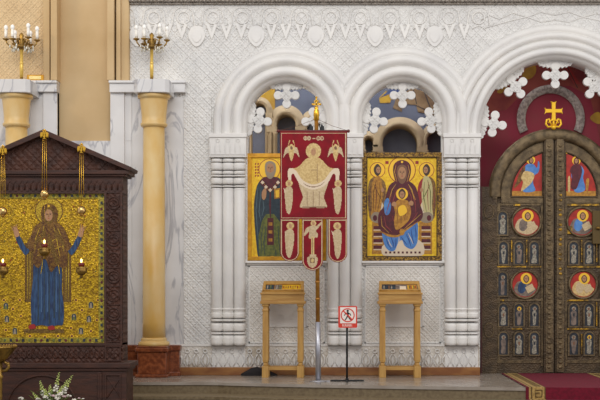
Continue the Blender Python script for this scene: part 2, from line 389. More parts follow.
# low carved frieze
mb = MB()
mb.box(wx(165), wx(479), -0.035, 0.0, wz(367), wz(345), MWS)
mb.box(wx(165), wx(479), -0.045, 0.0, wz(346), wz(344), MW)
mb.box(wx(629), wx(790), -0.035, 0.0, wz(367), wz(345), MWS)
k = 170.0
while k < 477:
    X = wx(k); q = 1/80.
    for i in range(1):
        ring_ = [(X+1.9*q*math.cos(a*PI/6), -0.050, wz(351)+1.9*q*math.sin(a*PI/6)) for a in range(12)]
        mb.tube(ring_, 0.0075, 6, MW, closed=True)
    for sx in (-1, 1):
        mb.tube([(X+sx*1.0*q, -0.050, wz(354)), (X+sx*3.4*q, -0.050, wz(358)), (X+sx*3.6*q, -0.050, wz(362)), (X+sx*1.4*q, -0.050, wz(366))], 0.0075, 6, MW)
    mb.prism([(X, wz(356)), (X+1.3*q, wz(360.5)), (X, wz(365)), (X-1.3*q, wz(360.5))], -0.056, -0.03, MW)
    k += 8.9
struct(mb.build('trim_6'))
mb = MB()
for x0, x1 in ((165, 479.5), (629, 790)):
    mb.box(wx(x0), wx(x1), -0.07, 0.02, 0, wz(367), MPL)
struct(mb.build('baseboard_back', bevel=0.006))

# top frieze: rings, looping straps and pendants in relief, below a cornice
mb = MB(); q = 1/80.
kx = 124.5
i = 0
while kx < 800:
    near = 500 < kx < 610
    X, Zc = wx(kx), wz(18)
    if not near:
        mb.tube([(X+6*q*math.cos(a*PI/12), -0.004, Zc+6*q*math.sin(a*PI/12)) for a in range(24)], 0.011, 6, MW, closed=True)
        mb.tube([(X-15*q, -0.004, wz(24)), (X-11*q, -0.004, wz(26)), (X-10.5*q, -0.004, wz(18)), (X-9*q, -0.004, wz(11)), (X-4*q, -0.004, wz(7.5)), (X+4*q, -0.004, wz(7.5)), (X+9*q, -0.004, wz(11)), (X+10.5*q, -0.004, wz(18)), (X+11*q, -0.004, wz(26)), (X+15*q, -0.004, wz(24))], 0.010, 6, MW)
        mb.tube([(X+8*q*math.cos(a), -0.004, wz(34)+8*q*math.sin(a)) for a in (0.5, 0.9, 1.3, 1.7, 2.1, 2.5)], 0.009, 6, MW)
    kx += 29.5; i += 1
kx = 137.5
while kx < 800:
    if not 490 < kx < 620:
        po = [(wx(x), wz(y)) for x, y in sm([(kx, 26), (kx+6, 29), (kx+8, 38), (kx, 47), (kx-8, 38), (kx-6, 29)], 5)]
        mb.prism(po, -0.022, 0.005, MW)
        po = [(wx(x), wz(y)) for x, y in sm([(kx, 30), (kx+3.5, 32), (kx+4.5, 38), (kx, 43), (kx-4.5, 38), (kx-3.5, 32)], 5)]
        mb.prism(po, -0.032, 0.005, MW)
        for d in (15, 29.7, 44.5):
            if 465 < kx+d < 630: continue
            mb.prism([(wx(kx+d-5.5), wz(25)), (wx(kx+d), wz(40)), (wx(kx+d+5.5), wz(25)), (wx(kx+d+2.6), wz(24)), (wx(kx+d), wz(32)), (wx(kx+d-2.6), wz(24))], -0.02, 0.005, MW)
    kx += 59.4
for sx in (1, -1):       # scrolling straps above the portal
    mb.tube([(wx(555+sx*d), -0.004, wz(y)) for d, y in ((0, 15), (14, 12), (28, 17), (42, 13), (56, 19), (66, 15), (74, 20))], 0.009, 6, MW)
    mb.tube([(wx(555+sx*d), -0.004, wz(y)) for d, y in ((0, 20), (14, 22), (28, 17), (42, 20), (56, 24), (70, 28))], 0.008, 6, MW)
struct(mb.build('trim_7'))
mb = MB(); mb.box(WX0, WX1, -0.05, 0.05, wz(5), wz(3)); mb.box(WX0, WX1, -0.10, 0.05, wz(3), wz(-12)); mb.box(WX0, WX1, -0.2, 0.05, wz(-12), wz(-40))
struct(mb.build('trim_8', MCOR, bevel=0.01))

# ------------------------------------------------------------------ clustered pilasters
def pilaster(cx, label, full=True):
    X = wx(cx); t = thing('pilaster', label, 'pilaster', (X, 0.0, wz(367)), 'carved marble pilasters between the arches')
    hw = 17.5/80.
    mb = MB(); mb.box(X-hw+0.01, X+hw-0.01, -0.045, 0.0, wz(367), ZS-0.1)
    for d in (-11.2, 0, 11.2):
        r = 5.7/80.
        a = [(r*0.9, wz(345)), (r*0.9, wz(160))]
        mb.lathe([(r, wz(312)), (r, wz(190))], X+d/80., -0.089, 20)
    mb.build('shaft', MW, t, bevel=0.004)
    mb = MB()
    for (y0, y1, e) in ((160,163,.4),(164,171,.9),(172,175,.2),(176,177.5,1.2),(179,185,.8),(186.5,188,1.2),(189,192,.3)):
        for d in (-11.2, 0, 11.2):
            r = (5.6+e*.55)/80.; z0, z1 = wz(y1), wz(y0); rr = r*0.95
            mb.lathe([(rr, z0), (r, z0+(z1-z0)*.3), (r, z0+(z1-z0)*.7), (rr, z1)], X+d/80., -0.089, 20)
    mb.build('collar', MW, t)
    mb = MB()
    for (y0, y1, e) in ((308,310,1.0),(312,318,.6),(319,321,1.3),(323,331,1.0),(332,334,1.5),(335,345,1.1)):
        for d in (-11.2, 0, 11.2):
            r = (5.6+e*.55)/80.; z0, z1 = wz(y1), wz(y0); rr = r*0.95
            mb.lathe([(rr, z0), (r, z0+(z1-z0)*.3), (r, z0+(z1-z0)*.7), (rr, z1)], X+d/80., -0.089, 20)
    mb.build('base', MW, t)
    mb = MB(); hc = 18.3/80.; mb.box(X-hc, X+hc, -0.155, 0.0, wz(157), wz(139)); mb.box(X-hc-.008, X+hc+.008, -0.17, 0.0, wz(139), wz(135)); mb.box(X-hc-.004, X+hc+.004, -0.163, 0.0, wz(158.5), wz(157))
    o = mb.build('capital', MW, t, bevel=0.006)
    mb = MB()      # upright leaves and small rings cut into the capital block
    for j in range(7):
        x = X+(-15+5*j)/80.
        mb.prism([(x-2/80., wz(156)), (x-1.6/80., wz(147)), (x, wz(143.5)), (x+1.6/80., wz(147)), (x+2/80., wz(156))], -0.166, -0.14)
    for j in range(3):
        x = X+(-10+10*j)/80.
        mb.tube([(x+1.7/80.*math.cos(a*PI/6), -0.160, wz(142)+1.7/80.*math.sin(a*PI/6)) for a in range(12)], 0.004, 5, None, True)
    mb.build('relief', MW, o)
    return t
pilaster(229, 'carved white marble pilaster left of the bishop icon niche')
pilaster(344.7, 'carved white marble pilaster behind the red sign, between both icons')
pilaster(461, 'carved white marble pilaster beside the bronze double doors')

# ------------------------------------------------------------------ left bay: tan pier, marble cladding
mb = MB()
mb.box(wx(-120), wx(132), 0.06, 0.5, 0, wz(-160), MT)
mb.box(wx(-120), wx(45), 0.0, 0.2, wz(93), wz(-160), MTC)
mb.box(wx(45), wx(51.5), -0.10, 0.2, wz(82), wz(-160), MT)
mb.box(wx(53), wx(59.5), -0.13, 0.2, wz(82), wz(-160), MT)
mb.box(wx(109), wx(116), -0.13, 0.2, wz(82), wz(-160), MT)
mb.box(wx(117.5), wx(122), -0.10, 0.2, wz(82), wz(-160), MT)
mb.box(wx(122), wx(130), -0.07, 0.2, wz(82), wz(-160), MT)
struct(mb.build('wall_left', bevel=0.008))
mb = MB()
mb.box(wx(-120), wx(132), -0.02, 0.2, 0, wz(141), MV)
mb.box(wx(-120), wx(58), -0.02, 0.2, wz(141), wz(93), MV)
mb.box(wx(111), wx(132), -0.02, 0.2, wz(141), wz(93), MV)
mb.box(wx(130), wx(184), -0.012, 0.02, wz(345), wz(97), MV)
mb.box(wx(111), wx(125), -0.05, 0.1, wz(345), wz(93), MV)
mb.box(wx(44), wx(58), -0.05, 0.1, wz(345), wz(93), MV)
struct(mb.build('wall_cladding_left', bevel=0.004))
mb = MB()
mb.box(wx(111), wx(186), -0.10, 0.1, wz(93.5), wz(84), MV); mb.box(wx(110.5), wx(187), -0.13, 0.1, wz(84.5), wz(82), MV)
mb.box(wx(-120), wx(58.5), -0.10, 0.1, wz(93), wz(84), MV); mb.box(wx(-120), wx(59), -0.13, 0.1, wz(84.5), wz(82), MV)
struct(mb.build('trim_9', bevel=0.005))
mb = MB(); mb.box(wx(-120), wx(181), -0.16, 0.05, 0, wz(349), MRG); mb.box(wx(-120), wx(182), -0.18, 0.05, wz(350), wz(344.5), MRG); mb.box(wx(-120), wx(182), -0.18, 0.05, 0, 0.05, MRG)
struct(mb.build('baseboard_left', bevel=0.008))

def column(cx, label):
    Yc = -0.27; s_ = S(Yc); X = wx(cx, Yc)
    t = thing('column', label, 'column', (X, Yc, 0), 'yellow marble columns with white marble blocks on top')
    zb = wz(345.5, Yc)
    mb = MB(); mb.box(X-.20, X+.20, Yc-.20, Yc+.24, 0, 0.04); mb.box(X-.175, X+.175, Yc-.175, Yc+.24, 0.04, zb-0.07); mb.box(X-.20, X+.20, Yc-.20, Yc+.24, zb-0.07, zb-.02); mb.box(X-.185, X+.185, Yc-.185, Yc+.24, zb-0.02, zb)
    mb.build('pedestal', MRG, t, bevel=0.01)
    mb = MB(); mb.lathe([(.186, zb), (.192, zb+.02), (.186, zb+.045), (.160, zb+.055), (.155, zb+.065), (.160, zb+.075), (.150, zb+.09), (.140, zb+.10)], X, Yc, 40)
    mb.build('base', MY, t)
    z1 = wz(127, Yc)
    mb = MB(); mb.lathe([(.140, zb+.095), (.138, zb+.3), (.131, z1)], X, Yc, 40); mb.build('shaft', MY, t)
    zt = wz(95, Yc)
    mb = MB(); mb.lathe([(.131, z1-.01), (.155, z1), (.165, z1+.02), (.165, z1+.035), (.150, z1+.05), (.150, z1+.12), (.158, z1+.22), (.170, zt-.075), (.172, zt-.05), (.195, zt-.045), (.200, zt-.02), (.195, zt)], X, Yc, 40); mb.build('capital', MY, t)
    zz = wz(82, Yc)
    mb = MB(); hw = 17.6/s_
    ch = .05
    mb.hprism([(X-hw+ch, Yc-.22), (X+hw-ch, Yc-.22), (X+hw, Yc-.22+ch), (X+hw, Yc+.25), (X-hw, Yc+.25), (X-hw, Yc-.22+ch)], zt, zz)
    mb.build('abacus', MV, t, bevel=0.006)
    return zz, Yc, X
ZA, YA, XA = column(154, 'yellow marble column between the dark icon case and carved white wall')
ZB, YB, XB = column(16.5, 'yellow marble column half hidden behind the dark icon case, far left')

# ------------------------------------------------------------------ interior seen through the small arches
mb = MB(); mb.box(wx(150), wx(470), 2.05, 2.15, 0, wz(-50)); struct(mb.build('wall_sanctuary', MSLATE))
def painted(name, shapes, Y, lab=None):
    mb = MB()
    for mt, pts, ly in shapes: shape(mb, pts, Y, ly, mt, 0.003)
    return mb.build(name)
o = painted('trim_10', [
    (MOC, [(250,112),(252,98),(262,88),(275,84),(275,112)], 1),
    (MBLU, [(380,98),(392,88),(402,89),(400,97),(392,93)], 2),
    (MOC, [(379,98),(386,91),(393,95),(390,103),(380,103)], 1),
    (MBRN, [(396,98),(401,90),(402,112),(393,108)], 1),
    (MBRN, [(405,92),(412,88),(426,92),(436,103),(441,118),(429,114),(418,112),(416,105),(404,104)], 1),
    (MLINE, [(416,105),(429,111),(429,112),(416,106)], 2), (MLINE, [(425,92),(431,108),(430,109),(424,93)], 2),
    (MLINE, [(414,90),(417,104),(416,104),(413,90)], 2)], 2.04)
struct(o)
def arcade(name, spec, Y, Yb):
    mb = MB(); s_ = S(Y)
    Y0_, Yb0 = Y, Yb
    for k_, (cx, cy, r0, r1) in enumerate(spec):
        Y = Y0_+.013*k_; Yb = Yb0+.011*k_
        X, Z = wx(cx, Y), wz(cy, Y); a0, a1 = r0/s_, r1/s_
        mb.sweep([(a0, Yb), (a0, Y), (a0+0.02, Y-.03), ((a0+a1)/2, Y-.03), ((a0+a1)/2, Y-.01), (a1, Y-.01), (a1, Yb)], X, Z, Z-0.05, 24, MSTONE)
        for sx in (-1, 1):
            xc = X+sx*(a0+a1)/2; hw = (a1-a0)/2
            mb.box(xc-hw-.004, xc+hw+.004, Y-.036, Yb+.003, Z-0.11, Z-0.04, MSTONE)
            mb.lathe([(hw*.72, Z-.9), (hw*.72, Z-.16), (hw*.9, Z-.11)], xc-0.03, Y+.08, 14, MSTONE)
            mb.lathe([(hw*.5, Z-.9), (hw*.5, Z-.14), (hw*.8, Z-.11)], xc+hw*.7, Y+.0, 12, MSTONE)
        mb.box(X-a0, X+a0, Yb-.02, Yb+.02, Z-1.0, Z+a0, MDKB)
    mb.box(wx(225,Y), wx(460,Y), Y-.06, Yb+.1, 0, wz(168, Y), MSTONE)
    struct(mb.build(name))
arcade('wall_arcade', [(259,110,7,13),(286,124,9.5,19),(316,126,9,17),(400,144,17.5,27),(439,142,12,20),(369,142,4,11)], 1.25, 1.55)
# ------------------------------------------------------------------ portal fresco behind doors
YF = 0.62
mb = MB(); mb.box(wx(455), wx(700), YF, YF+.08, 0, wz(0), MMAR); struct(mb.build('wall_portal'))
sh = [(MMAR2, [(474,140),(478,110),(492,84),(512,66),(535,56),(575,56),(598,66),(618,84),(632,110),(636,140),(600,140),(590,96),(570,86),(540,86),(518,98),(506,110),(490,112)], 1),
      (MOC, sm([(522,78),(526,68),(534,64),(536,72),(530,79)]), 2), (MOC, sm([(497,92),(502,84),(508,86),(502,93)]), 2),
      (MOC, sm([(590,118),(598,112),(606,120),(598,124)]), 1.5), (MREDD, [(560,60),(566,62),(580,84),(574,84)], 2), (MLINE, [(584,70),(585,70),(592,96),(591,96)], 2), (MLINE, [(566,66),(567,66),(578,88),(577,88)], 2)]
mb = MB()
for mt, pts, ly in sh: shape(mb, pts, YF, ly, mt, 0.003)
s_ = S(YF)
mb.sweep([(25.5/s_, YF), (25.5/s_, YF-.04), (33.8/s_, YF-.04), (33.8/s_, YF)], wx(550.5,YF), wz(119,YF), None, 40, MGB, -.45, PI+.45)
struct(mb.build('trim_11'))

# marble quatrefoil crosses hanging from the soffits
def cross(cx, cy, ang, con, label, group, k=1.0, Y=0.10):
    X, Z = wx(cx, Y), wz(cy, Y); s_ = S(Y)
    t = thing('marble_cross', label, 'cross', (X, Y, Z), group)
    def rot(x, y):
        c_, q_ = math.cos(ang), math.sin(ang); return (X+(x*c_-y*q_)/s_*k, Z+(x*q_+y*c_)/s_*k)
    mb = MB(); y0, y1 = Y-.03, Y+.03
    for a in range(4):
        dx, dy = [(0,1),(1,0),(0,-1),(-1,0)][a]
        mb.prism([rot(dx*8.6+p[0], dy*8.6+p[1]) for p in ell(0,0,4.3,n=20)], y0+.0006*a, y1, MW)
        mb.prism([rot(*p) for p in [(-dy*3.6+dx*1,dx*3.6+dy*1),(dy*3.6+dx*1,-dx*3.6+dy*1),(dx*7+dy*2.6,dy*7-dx*2.6),(dx*7-dy*2.6,dy*7+dx*2.6)]], y0+.004, y1, MW)
    mb.prism([rot(*p) for p in [(0,7.4),(7.4,0),(0,-7.4),(-7.4,0)]], y0-.004, y1, MWC)
    mb.build('cross_body', None, t, bevel=0.004)
    mb = MB()          # scalloped spandrel piece that ties it to the arch
    A = A3 if 'doors' in label else (A2 if 'throned' in label else A1)
    Rp = A['R']*s_/k; d = math.hypot(X-A['cx'], Z-A['cz'])*s_/k
    pts = []
    for da, rr in ((2.8,d+9-Rp),(4.6,-8),(5.6,-6.2),(8,-7.4),(10,-5.4),(12.4,-6),(14,-4),(16,-4),(17.5,-1),(18,2.5),(10,3.5)):
        f_ = da/Rp; pts.append(((Rp+rr)*math.sin(f_), (Rp+rr)*math.cos(f_)-d))
    pts = [(-x, y) for x, y in pts]+[(0, Rp+3-d)]+pts[::-1]
    mb.prism([rot(*p) for p in pts], y0+.012, y1, MWC); mb.build('mount', None, t, bevel=0.003)
g1 = 'marble crosses under the small left arch'; g2 = 'marble crosses under the small middle arch'; g3 = 'marble crosses under the big arch over the doors'
for cx, nm, g in ((286.7, 'arch over the bishop icon', g1), (402.5, 'arch over the throned Mother icon', g2)):
    cross(cx, 95.5, 0, 5, 'round-lobed white marble cross at the crown of the '+nm, g)
    cross(cx-27.5, 120.5, 1.42, 5, 'round-lobed white marble cross at the left of the '+nm, g)
    cross(cx+27.5, 120.5, -1.42, 5, 'round-lobed white marble cross at the right of the '+nm, g)
cross(555, 75.5, 0, 7, 'white marble cross at the crown of the arch over the doors', g3, 1.02)
cross(515.5, 87, 0.62, 8, 'white marble cross upper left in the arch over the doors', g3, 1.02)
cross(493.5, 124, 1.40, 6, 'lowest left white marble cross in the arch over the doors', g3, 1.02)
cross(594.5, 87, -0.62, 8, 'white marble cross upper right in the arch over the doors', g3, 1.02)

# ------------------------------------------------------------------ icons in the niches
def saint_small(mb, cx, y0, y1, Y, cloth, ly=2, halo=MHALO, hw=None, face=MSKIN):
    h = y1-y0; r = h*0.13; hw = hw or h*0.19
    shape(mb, ell(cx, y0+r, r, n=14), Y, ly, halo); shape(mb, ell(cx, y0+r*1.05, r*.55, r*.7, 12), Y, ly+1, face)
    shape(mb, sm([(cx-r*.5, y0+r*1.7), (cx-hw, y0+h*.30), (cx-hw*.95, y0+h*.6), (cx-hw*1.05, y1), (cx+hw*.95, y1), (cx+hw*.9, y0+h*.6), (cx+hw, y0+h*.3), (cx+r*.5, y0+r*1.7)], 3), Y, ly+.5, cloth)
def stroke(mb, pts, w_, Y, ly, mt):
    n = len(pts); a = []; b_ = []
    for i, p in enumerate(pts):
        q0 = pts[max(i-1,0)]; q1 = pts[min(i+1,n-1)]; dx_, dy_ = q1[0]-q0[0], q1[1]-q0[1]; L_ = math.hypot(dx_, dy_) or 1
        h = w_/2*(1 if 0 < i < n-1 else .4); a.append((p[0]-dy_/L_*h, p[1]+dx_/L_*h)); b_.append((p[0]+dy_/L_*h, p[1]-dx_/L_*h))
    shape(mb, a+b_[::-1], Y, ly, mt)
def face(mb, cx, cy, rx, ry, Y, ly, skin=MSKIN):
    shape(mb, ell(cx, cy, rx, ry, 22), Y, ly, skin)
    for sx in (-1, 1):
        shape(mb, ell(cx+sx*rx*.42, cy-ry*.12, rx*.2, ry*.07, 8), Y, ly+.6, MLINE)
        shape(mb, [(cx+sx*rx*.2, cy-ry*.32), (cx+sx*rx*.7, cy-ry*.34), (cx+sx*rx*.7, cy-ry*.26), (cx+sx*rx*.2, cy-ry*.24)], Y, ly+.6, MSKIND)
    shape(mb, [(cx-rx*.05, cy-ry*.2), (cx+rx*.08, cy-ry*.2), (cx+rx*.16, cy+ry*.25), (cx-rx*.1, cy+ry*.25)], Y, ly+.6, MSKIND)
    shape(mb, ell(cx, cy+ry*.5, rx*.26, ry*.06, 8), Y, ly+.6, MREDD)
YI = 0.16
def frame_px(mb, x0, y0, x1, y1, w_, Y, yf, yb, mt):
    for a in ((x0,y0,x1,y0+w_),(x0,y1-w_,x1,y1),(x0,y0+w_,x0+w_,y1-w_),(x1-w_,y0+w_,x1,y1-w_)):
        mb.box(wx(a[0],Y), wx(a[2],Y), yf, yb, wz(a[3],Y), wz(a[1],Y), mt)
t = thing('icon', 'tall gilded icon of a standing bishop saint with book, partly behind red banner', 'icon', (wx(286.7), YI, ZSILL))
x0, x1 = 247.3, 326.0
mb = MB(); frame_px(mb, x0, 153.5, x1, 260.8, 4.2, YI, YI-.025, YI+.03, MGO); mb.build('frame', None, t, bevel=.004)
mb = MB(); mb.box(wx(x0+2,YI), wx(x1-2,YI), YI, YI+.03, wz(259,YI), wz(155,YI), MG)
P_ = lambda pts, ly, mt: shape(mb, pts, YI, ly, mt)
cx = 271
ring(mb, cx-1.5, 169.5, 10.3, 10.9, YI, 1.5, MREDD); P_(ell(cx-1.5,169.5,10.3), 1, MHALO)
P_(sm([(265,177),(259,182),(256,190),(254,205),(254.5,222),(256,240),(258,256),(262,257),(266,230),(274,232),(280,256),(286,256),(288,235),(288,205),(286,188),(281,180),(276,177)],4), 2, MTEAL)
P_([(259,256.5),(258.5,236),(262,221),(266,214),(274,214),(280,222),(284,238),(285,256.5),(280,257.5),(272,256),(264,257.5)], 3, MGRN)
P_([(267.5,218),(273.5,218),(274,245),(267,245)], 4, MMRN)
for yy in (224,232,240): P_([(268.6,yy-1.6),(272.4,yy-1.6),(272.4,yy+1.6),(268.6,yy+1.6)], 5, MOCH)
P_([(264,177),(259,182),(262,186),(270,193),(278,186),(281,182),(277,177)], 4, MMRN)
for x, y in ((262.5,182.5),(278,182.5),(266,187),(275,187),(270.3,190)): P_([(x-2,y),(x,y-2),(x+2,y),(x,y+2)], 5, MSILK)
P_([(274,189),(280,188),(280.5,198),(274.5,199)], 6, MOCH); P_([(275.5,190.5),(279,190),(279,197),(276,197.5)], 7, MHALO)
P_(sm([(262,198),(262,192),(265,188),(266.5,191),(266,197),(264,200)]), 6, MSKIN)
P_(sm([(265,170),(265.5,163.5),(270,161),(275,163.5),(276,170),(274,176),(270,179),(266.5,176)]), 4, MGREY); face(mb, 270.4, 168.5, 3.7, 5.2, YI, 5); P_(sm([(267,171.5),(270.4,173),(274,171.5),(273,177),(270.4,179),(267.5,177)]), 5.8, MGREY)
P_([(258,256.5),(263,256.5),(261,259),(257,259)], 4, MLINE); P_([(280,256.5),(285,256.5),(287,259),(282,259)], 4, MLINE)
for x in (255,257.5): 
    for j in range(5): P_([(x,163+3*j),(x+1.6,163+3*j),(x+1,164.6+3*j),(x,165+3*j)], 1, MREDD)
for p in ([(258,186),(256,210),(258,240)],[(261,190),(259,212),(261,222)],[(284,186),(286,206),(285,232)],[(280,200),(282,214),(284,226)],[(263,200),(264,208),(262,216)]): stroke(mb, p, .8, YI, 3.6, MTLL)
for p in ([(263,225),(261,240),(262,254)],[(266,226),(264,242),(265,256)],[(278,226),(279,242),(280,254)],[(275,248),(276,254),(276,256)]): stroke(mb, p, .8, YI, 4, MTEAL)
for p in ([(271,181),(270,205),(270.5,218)],): stroke(mb, p, 2, YI, 3.8, MMRN)
for p in ([(263,182),(270,192),(278,182)],): stroke(mb, p, 1.0, YI, 4.5, MOCH)
mb.build('painting', None, t)

t = thing('icon', 'framed icon of the Mother and Child on a throne with two angels', 'icon', (wx(402.5), YI, ZSILL))
mb = MB(); frame_px(mb, 362.4, 152.8, 441.6, 261, 4.6, YI, YI-.03, YI+.03, MGDK); frame_px(mb, 366.6, 157, 437.2, 256.8, .7, YI, YI-.034, YI+.03, MLINE); mb.build('frame', None, t, bevel=.003)
mb = MB(); mb.box(wx(364,YI), wx(440,YI), YI, YI+.03, wz(259,YI), wz(155,YI), MG)
# throne
for sx in (-1, 1):
    c = 402
    R = lambda x0_,y0_,x1_,y1_: rect(c+sx*x0_, y0_, c+sx*x1_, y1_)
    P_(R(19,190,25,216), 1, MSILK)
    for j in range(8): P_(ell(c+sx*22, 192.5+3*j, .8, .8, 8), 2, MMRN)
    P_(ell(c+sx*22, 189, 3, 2.4, 12), 2, MSILK)
    P_(R(17,222,30,254), 1, MOCH)
    for j in range(4): P_(R(19.5,226+6.5*j,28.5,229.4+6.5*j), 2, MMRN); P_(R(19.5,229.6+6.5*j,28.5,230.6+6.5*j), 2, MSILK)
    P_(sm([(c+sx*18,220),(c+sx*20,214),(c+sx*27,212),(c+sx*31,216),(c+sx*30,221),(c+sx*24,223)]), 3, MGREY)
    P_(ell(c+sx*27, 218, 2.2, 3, 10), 4, MMRN)
    # angels
    hx = c+sx*24.5
    ring(mb, hx, 170, 7.2, 7.8, YI, 1.5, MREDD); P_(ell(hx,170,7.2), 1.2, MHALO)
    P_(sm([(hx-3.6,168),(hx,163.8),(hx+3.6,168),(hx+3,173),(hx,176),(hx-3,173)]), 3, MHAIR); face(mb, hx-sx*.8, 170, 2.2, 3.3, YI, 4)
    P_(sm([(hx+sx*2,178),(hx+sx*8,181),(hx+sx*9.6,192),(hx+sx*9.5,206),(hx+sx*7,219),(hx+sx*3,200)]), 1.6, MWNG)
    P_(sm([(hx-sx*2,179),(hx-sx*7,182),(hx-sx*9,192),(hx-sx*7.5,205),(hx-sx*4,200)]), 1.6, MWNG if sx < 0 else MREDD)
    P_(sm([(hx-sx*2.5,176.5),(hx+sx*3,178),(hx+sx*6,188),(hx+sx*5.5,205),(hx+sx*6.5,220),(hx-sx*1,215),(hx-sx*4,205),(hx-sx*5,190)]), 2, MOCH if sx<0 else MPALE)
    for p in ([(hx+sx*1,180),(hx+sx*4,192),(hx+sx*4,212)],[(hx-sx*2,182),(hx-sx*3,196),(hx,212)],[(hx+sx*4,184),(hx-sx*1,194),(hx-sx*4,200)]): stroke(mb, p, .9, YI, 3, MGRN if sx > 0 else MBRC)
    for p in ([(hx+sx*2,182),(hx+sx*1,196),(hx+sx*2,210)],[(hx+sx*7,186),(hx+sx*8,198),(hx+sx*7,212)],[(hx-sx*6,186),(hx-sx*7,194),(hx-sx*6,202)]): stroke(mb, p, .7, YI, 3, MMRN if sx < 0 else MMRL)
    P_(ell(hx-sx*5, 190, 1.6, 2.2, 8), 5, MSKIN)
    P_([(c+sx*15-1.6,161),(c+sx*15+1.6,161),(c+sx*15+1.6,164),(c+sx*15-1.6,164)], 1.4, MREDD)
ring(mb, 402, 170, 13, 13.8, YI, 1.8, MREDD); P_(ell(402,170,13,n=30), 1.6, MHALO)
P_(sm([(386,243),(382,254),(391,256),(412,256),(424,254),(419,240)],3), 2, MSILK)      # footstool
for j in range(9): P_(rect(385+4.2*j,251.5,387+4.2*j,253.5), 3, MMRN)
# blue robe and slippers
P_(sm([(384,225),(382,234),(385,246),(390,251),(395,250),(398,243),(402,240),(405,246),(412,249),(417,243),(418,232),(416,220),(400,214)],4), 4, MBL)
# maroon mantle
P_(sm([(396,181),(389,186),(386,196),(384,206),(379,213),(378,222),(381,231),(388,235),(397,236),(404,231),(412,225),(420,221),(423,214),(420,204),(418,194),(415,186),(408,181)],4), 5, MMRN)
P_(sm([(384,203),(388,198),(391,206),(389,214),(385,214)]), 6, MBL)
P_(sm([(380,231),(388,234),(398,235),(404,230),(419,221),(404,232.5),(398,237),(388,236.5)]), 6, MOCH)
P_(sm([(402,160),(395,163),(393,170),(395,180),(398,186),(402,188),(406,186),(409,180),(411,170),(409,163)]), 6, MMRN)
P_(sm([(402,164.5),(397.6,167),(396.6,173),(398.5,181),(402,184),(405.5,181),(407.4,173),(406.4,167)]), 7, MSKIND); face(mb, 402, 173, 3.9, 6.2, YI, 7.6)
P_(ell(402,162,1.2,1.2,8), 7.2, MHALO)
# child
P_(ell(402,194,6,n=20), 8, MHALO); P_(sm([(398.6,192),(402,188.6),(405.4,192),(405,196.5),(402,199),(399,196.5)]), 9, MHAIR); face(mb, 402, 194.6, 2.5, 3.3, YI, 9.5)
P_(sm([(398,200),(394,206),(395,213),(394,222),(396,230),(402,227),(409,220),(411,211),(409,203),(406,200)]), 8.5, MOCH)
P_(sm([(398,208),(404,205),(407,212),(400,216)]), 9.5, MHALO); P_([(399,203),(404,201),(405,203),(400,206)], 10, MOCH)
for a, b_ in ((394,204),(411,203)): P_(sm([(a-2.4,b_),(a,b_-2.4),(a+2.4,b_-.5),(a+1.6,b_+2.6),(a-1.6,b_+2)]), 10, MSKIN)
P_(ell(402,232,2.6,3.4,12), 9, MOCH)
P_([(409,186),(410,186),(416,200),(415,200)], 6.5, MOCH)
for p in ([(392,192),(389,204),(386,214)],[(397,189),(394,198),(392,204)],[(384,216),(386,226),(392,232)],[(412,190),(415,202),(416,214)],[(406,226),(413,220),(418,212)],[(392,216),(396,226),(402,230)],[(408,190),(411,196),(412,202)]): stroke(mb, p, .9, YI, 6.2, MMRL)
for p in ([(396,184),(392,190),(389,200)],[(408,184),(412,190),(414,200)],[(396,165),(394.5,172),(397,182)],[(408,165),(409.5,172),(407,182)],[(381,216),(382,226),(389,233)],[(421,214),(412,222),(403,230)]): stroke(mb, p, .6, YI, 6.6, MGLN)
for p in ([(386,238),(388,244),(391,249)],[(391,237),(393,243),(394,248)],[(396,238),(396,243),(395,248)],[(406,234),(409,240),(411,247)],[(411,229),(412,237),(414,244)],[(415,225),(416,233),(416,240)],[(401,237),(404,241),(407,245)]): stroke(mb, p, 1.0, YI, 5, MBDK)
for p in ([(388,239),(390,244),(392,247)],[(408,233),(411,239),(413,244)],[(399,236),(399,240),(398,243)]): stroke(mb, p, .8, YI, 5.2, MSILK)
for p in ([(398,206),(397,214),(398,224)],[(402,208),(401,216),(401,224)],[(406,206),(406,213),(404,220)]): stroke(mb, p, .7, YI, 9, MBRC)
mb.build('painting', None, t)

# ------------------------------------------------------------------ bronze double doors
YD = 0.30
def dz(y): return wz(y, YD)
def dx(x): return wx(x, YD)
DC = 554.0
# fixed surround: arched bronze band and jamb panels
mb = MB(); s_ = S(YD)
mb.sweep([(53.5/s_, YD+.10), (53.5/s_, YD-.05), (56/s_, YD-.075), (62/s_, YD-.075), (65/s_, YD-.05), (65/s_, YD+.10)], dx(DC), dz(194), dz(197), 48, MBR2)
for sx in (-1, 1):
    a, b_ = dx(DC+sx*57.5), dx(DC+sx*73.5)
    mb.box(a, b_, YD-.05, YD+.1, 0, dz(187), MBR)
    mb.box(dx(DC+sx*57.5), dx(DC+sx*62), YD-.065, YD+.1, dz(199), dz(190), MBR2)
    mb.box(dx(DC+sx*72.5), dx(DC+sx*74), YD-.06, YD+.1, 0, dz(187), mat('dark_red_edge', (70,22,22), 0.6))
    for y in (212, 255, 330):
        mb.tube([(dx(DC+sx*65.5)+.06*math.cos(i*PI/10), YD-.052, dz(y)+.09*math.sin(i*PI/10)) for i in range(20)], .007, 6, MBR2, True)
struct(mb.build('door_frame', bevel=0.0))
MBRK = mat('blackened_bronze', (48,40,30), .6, .3)
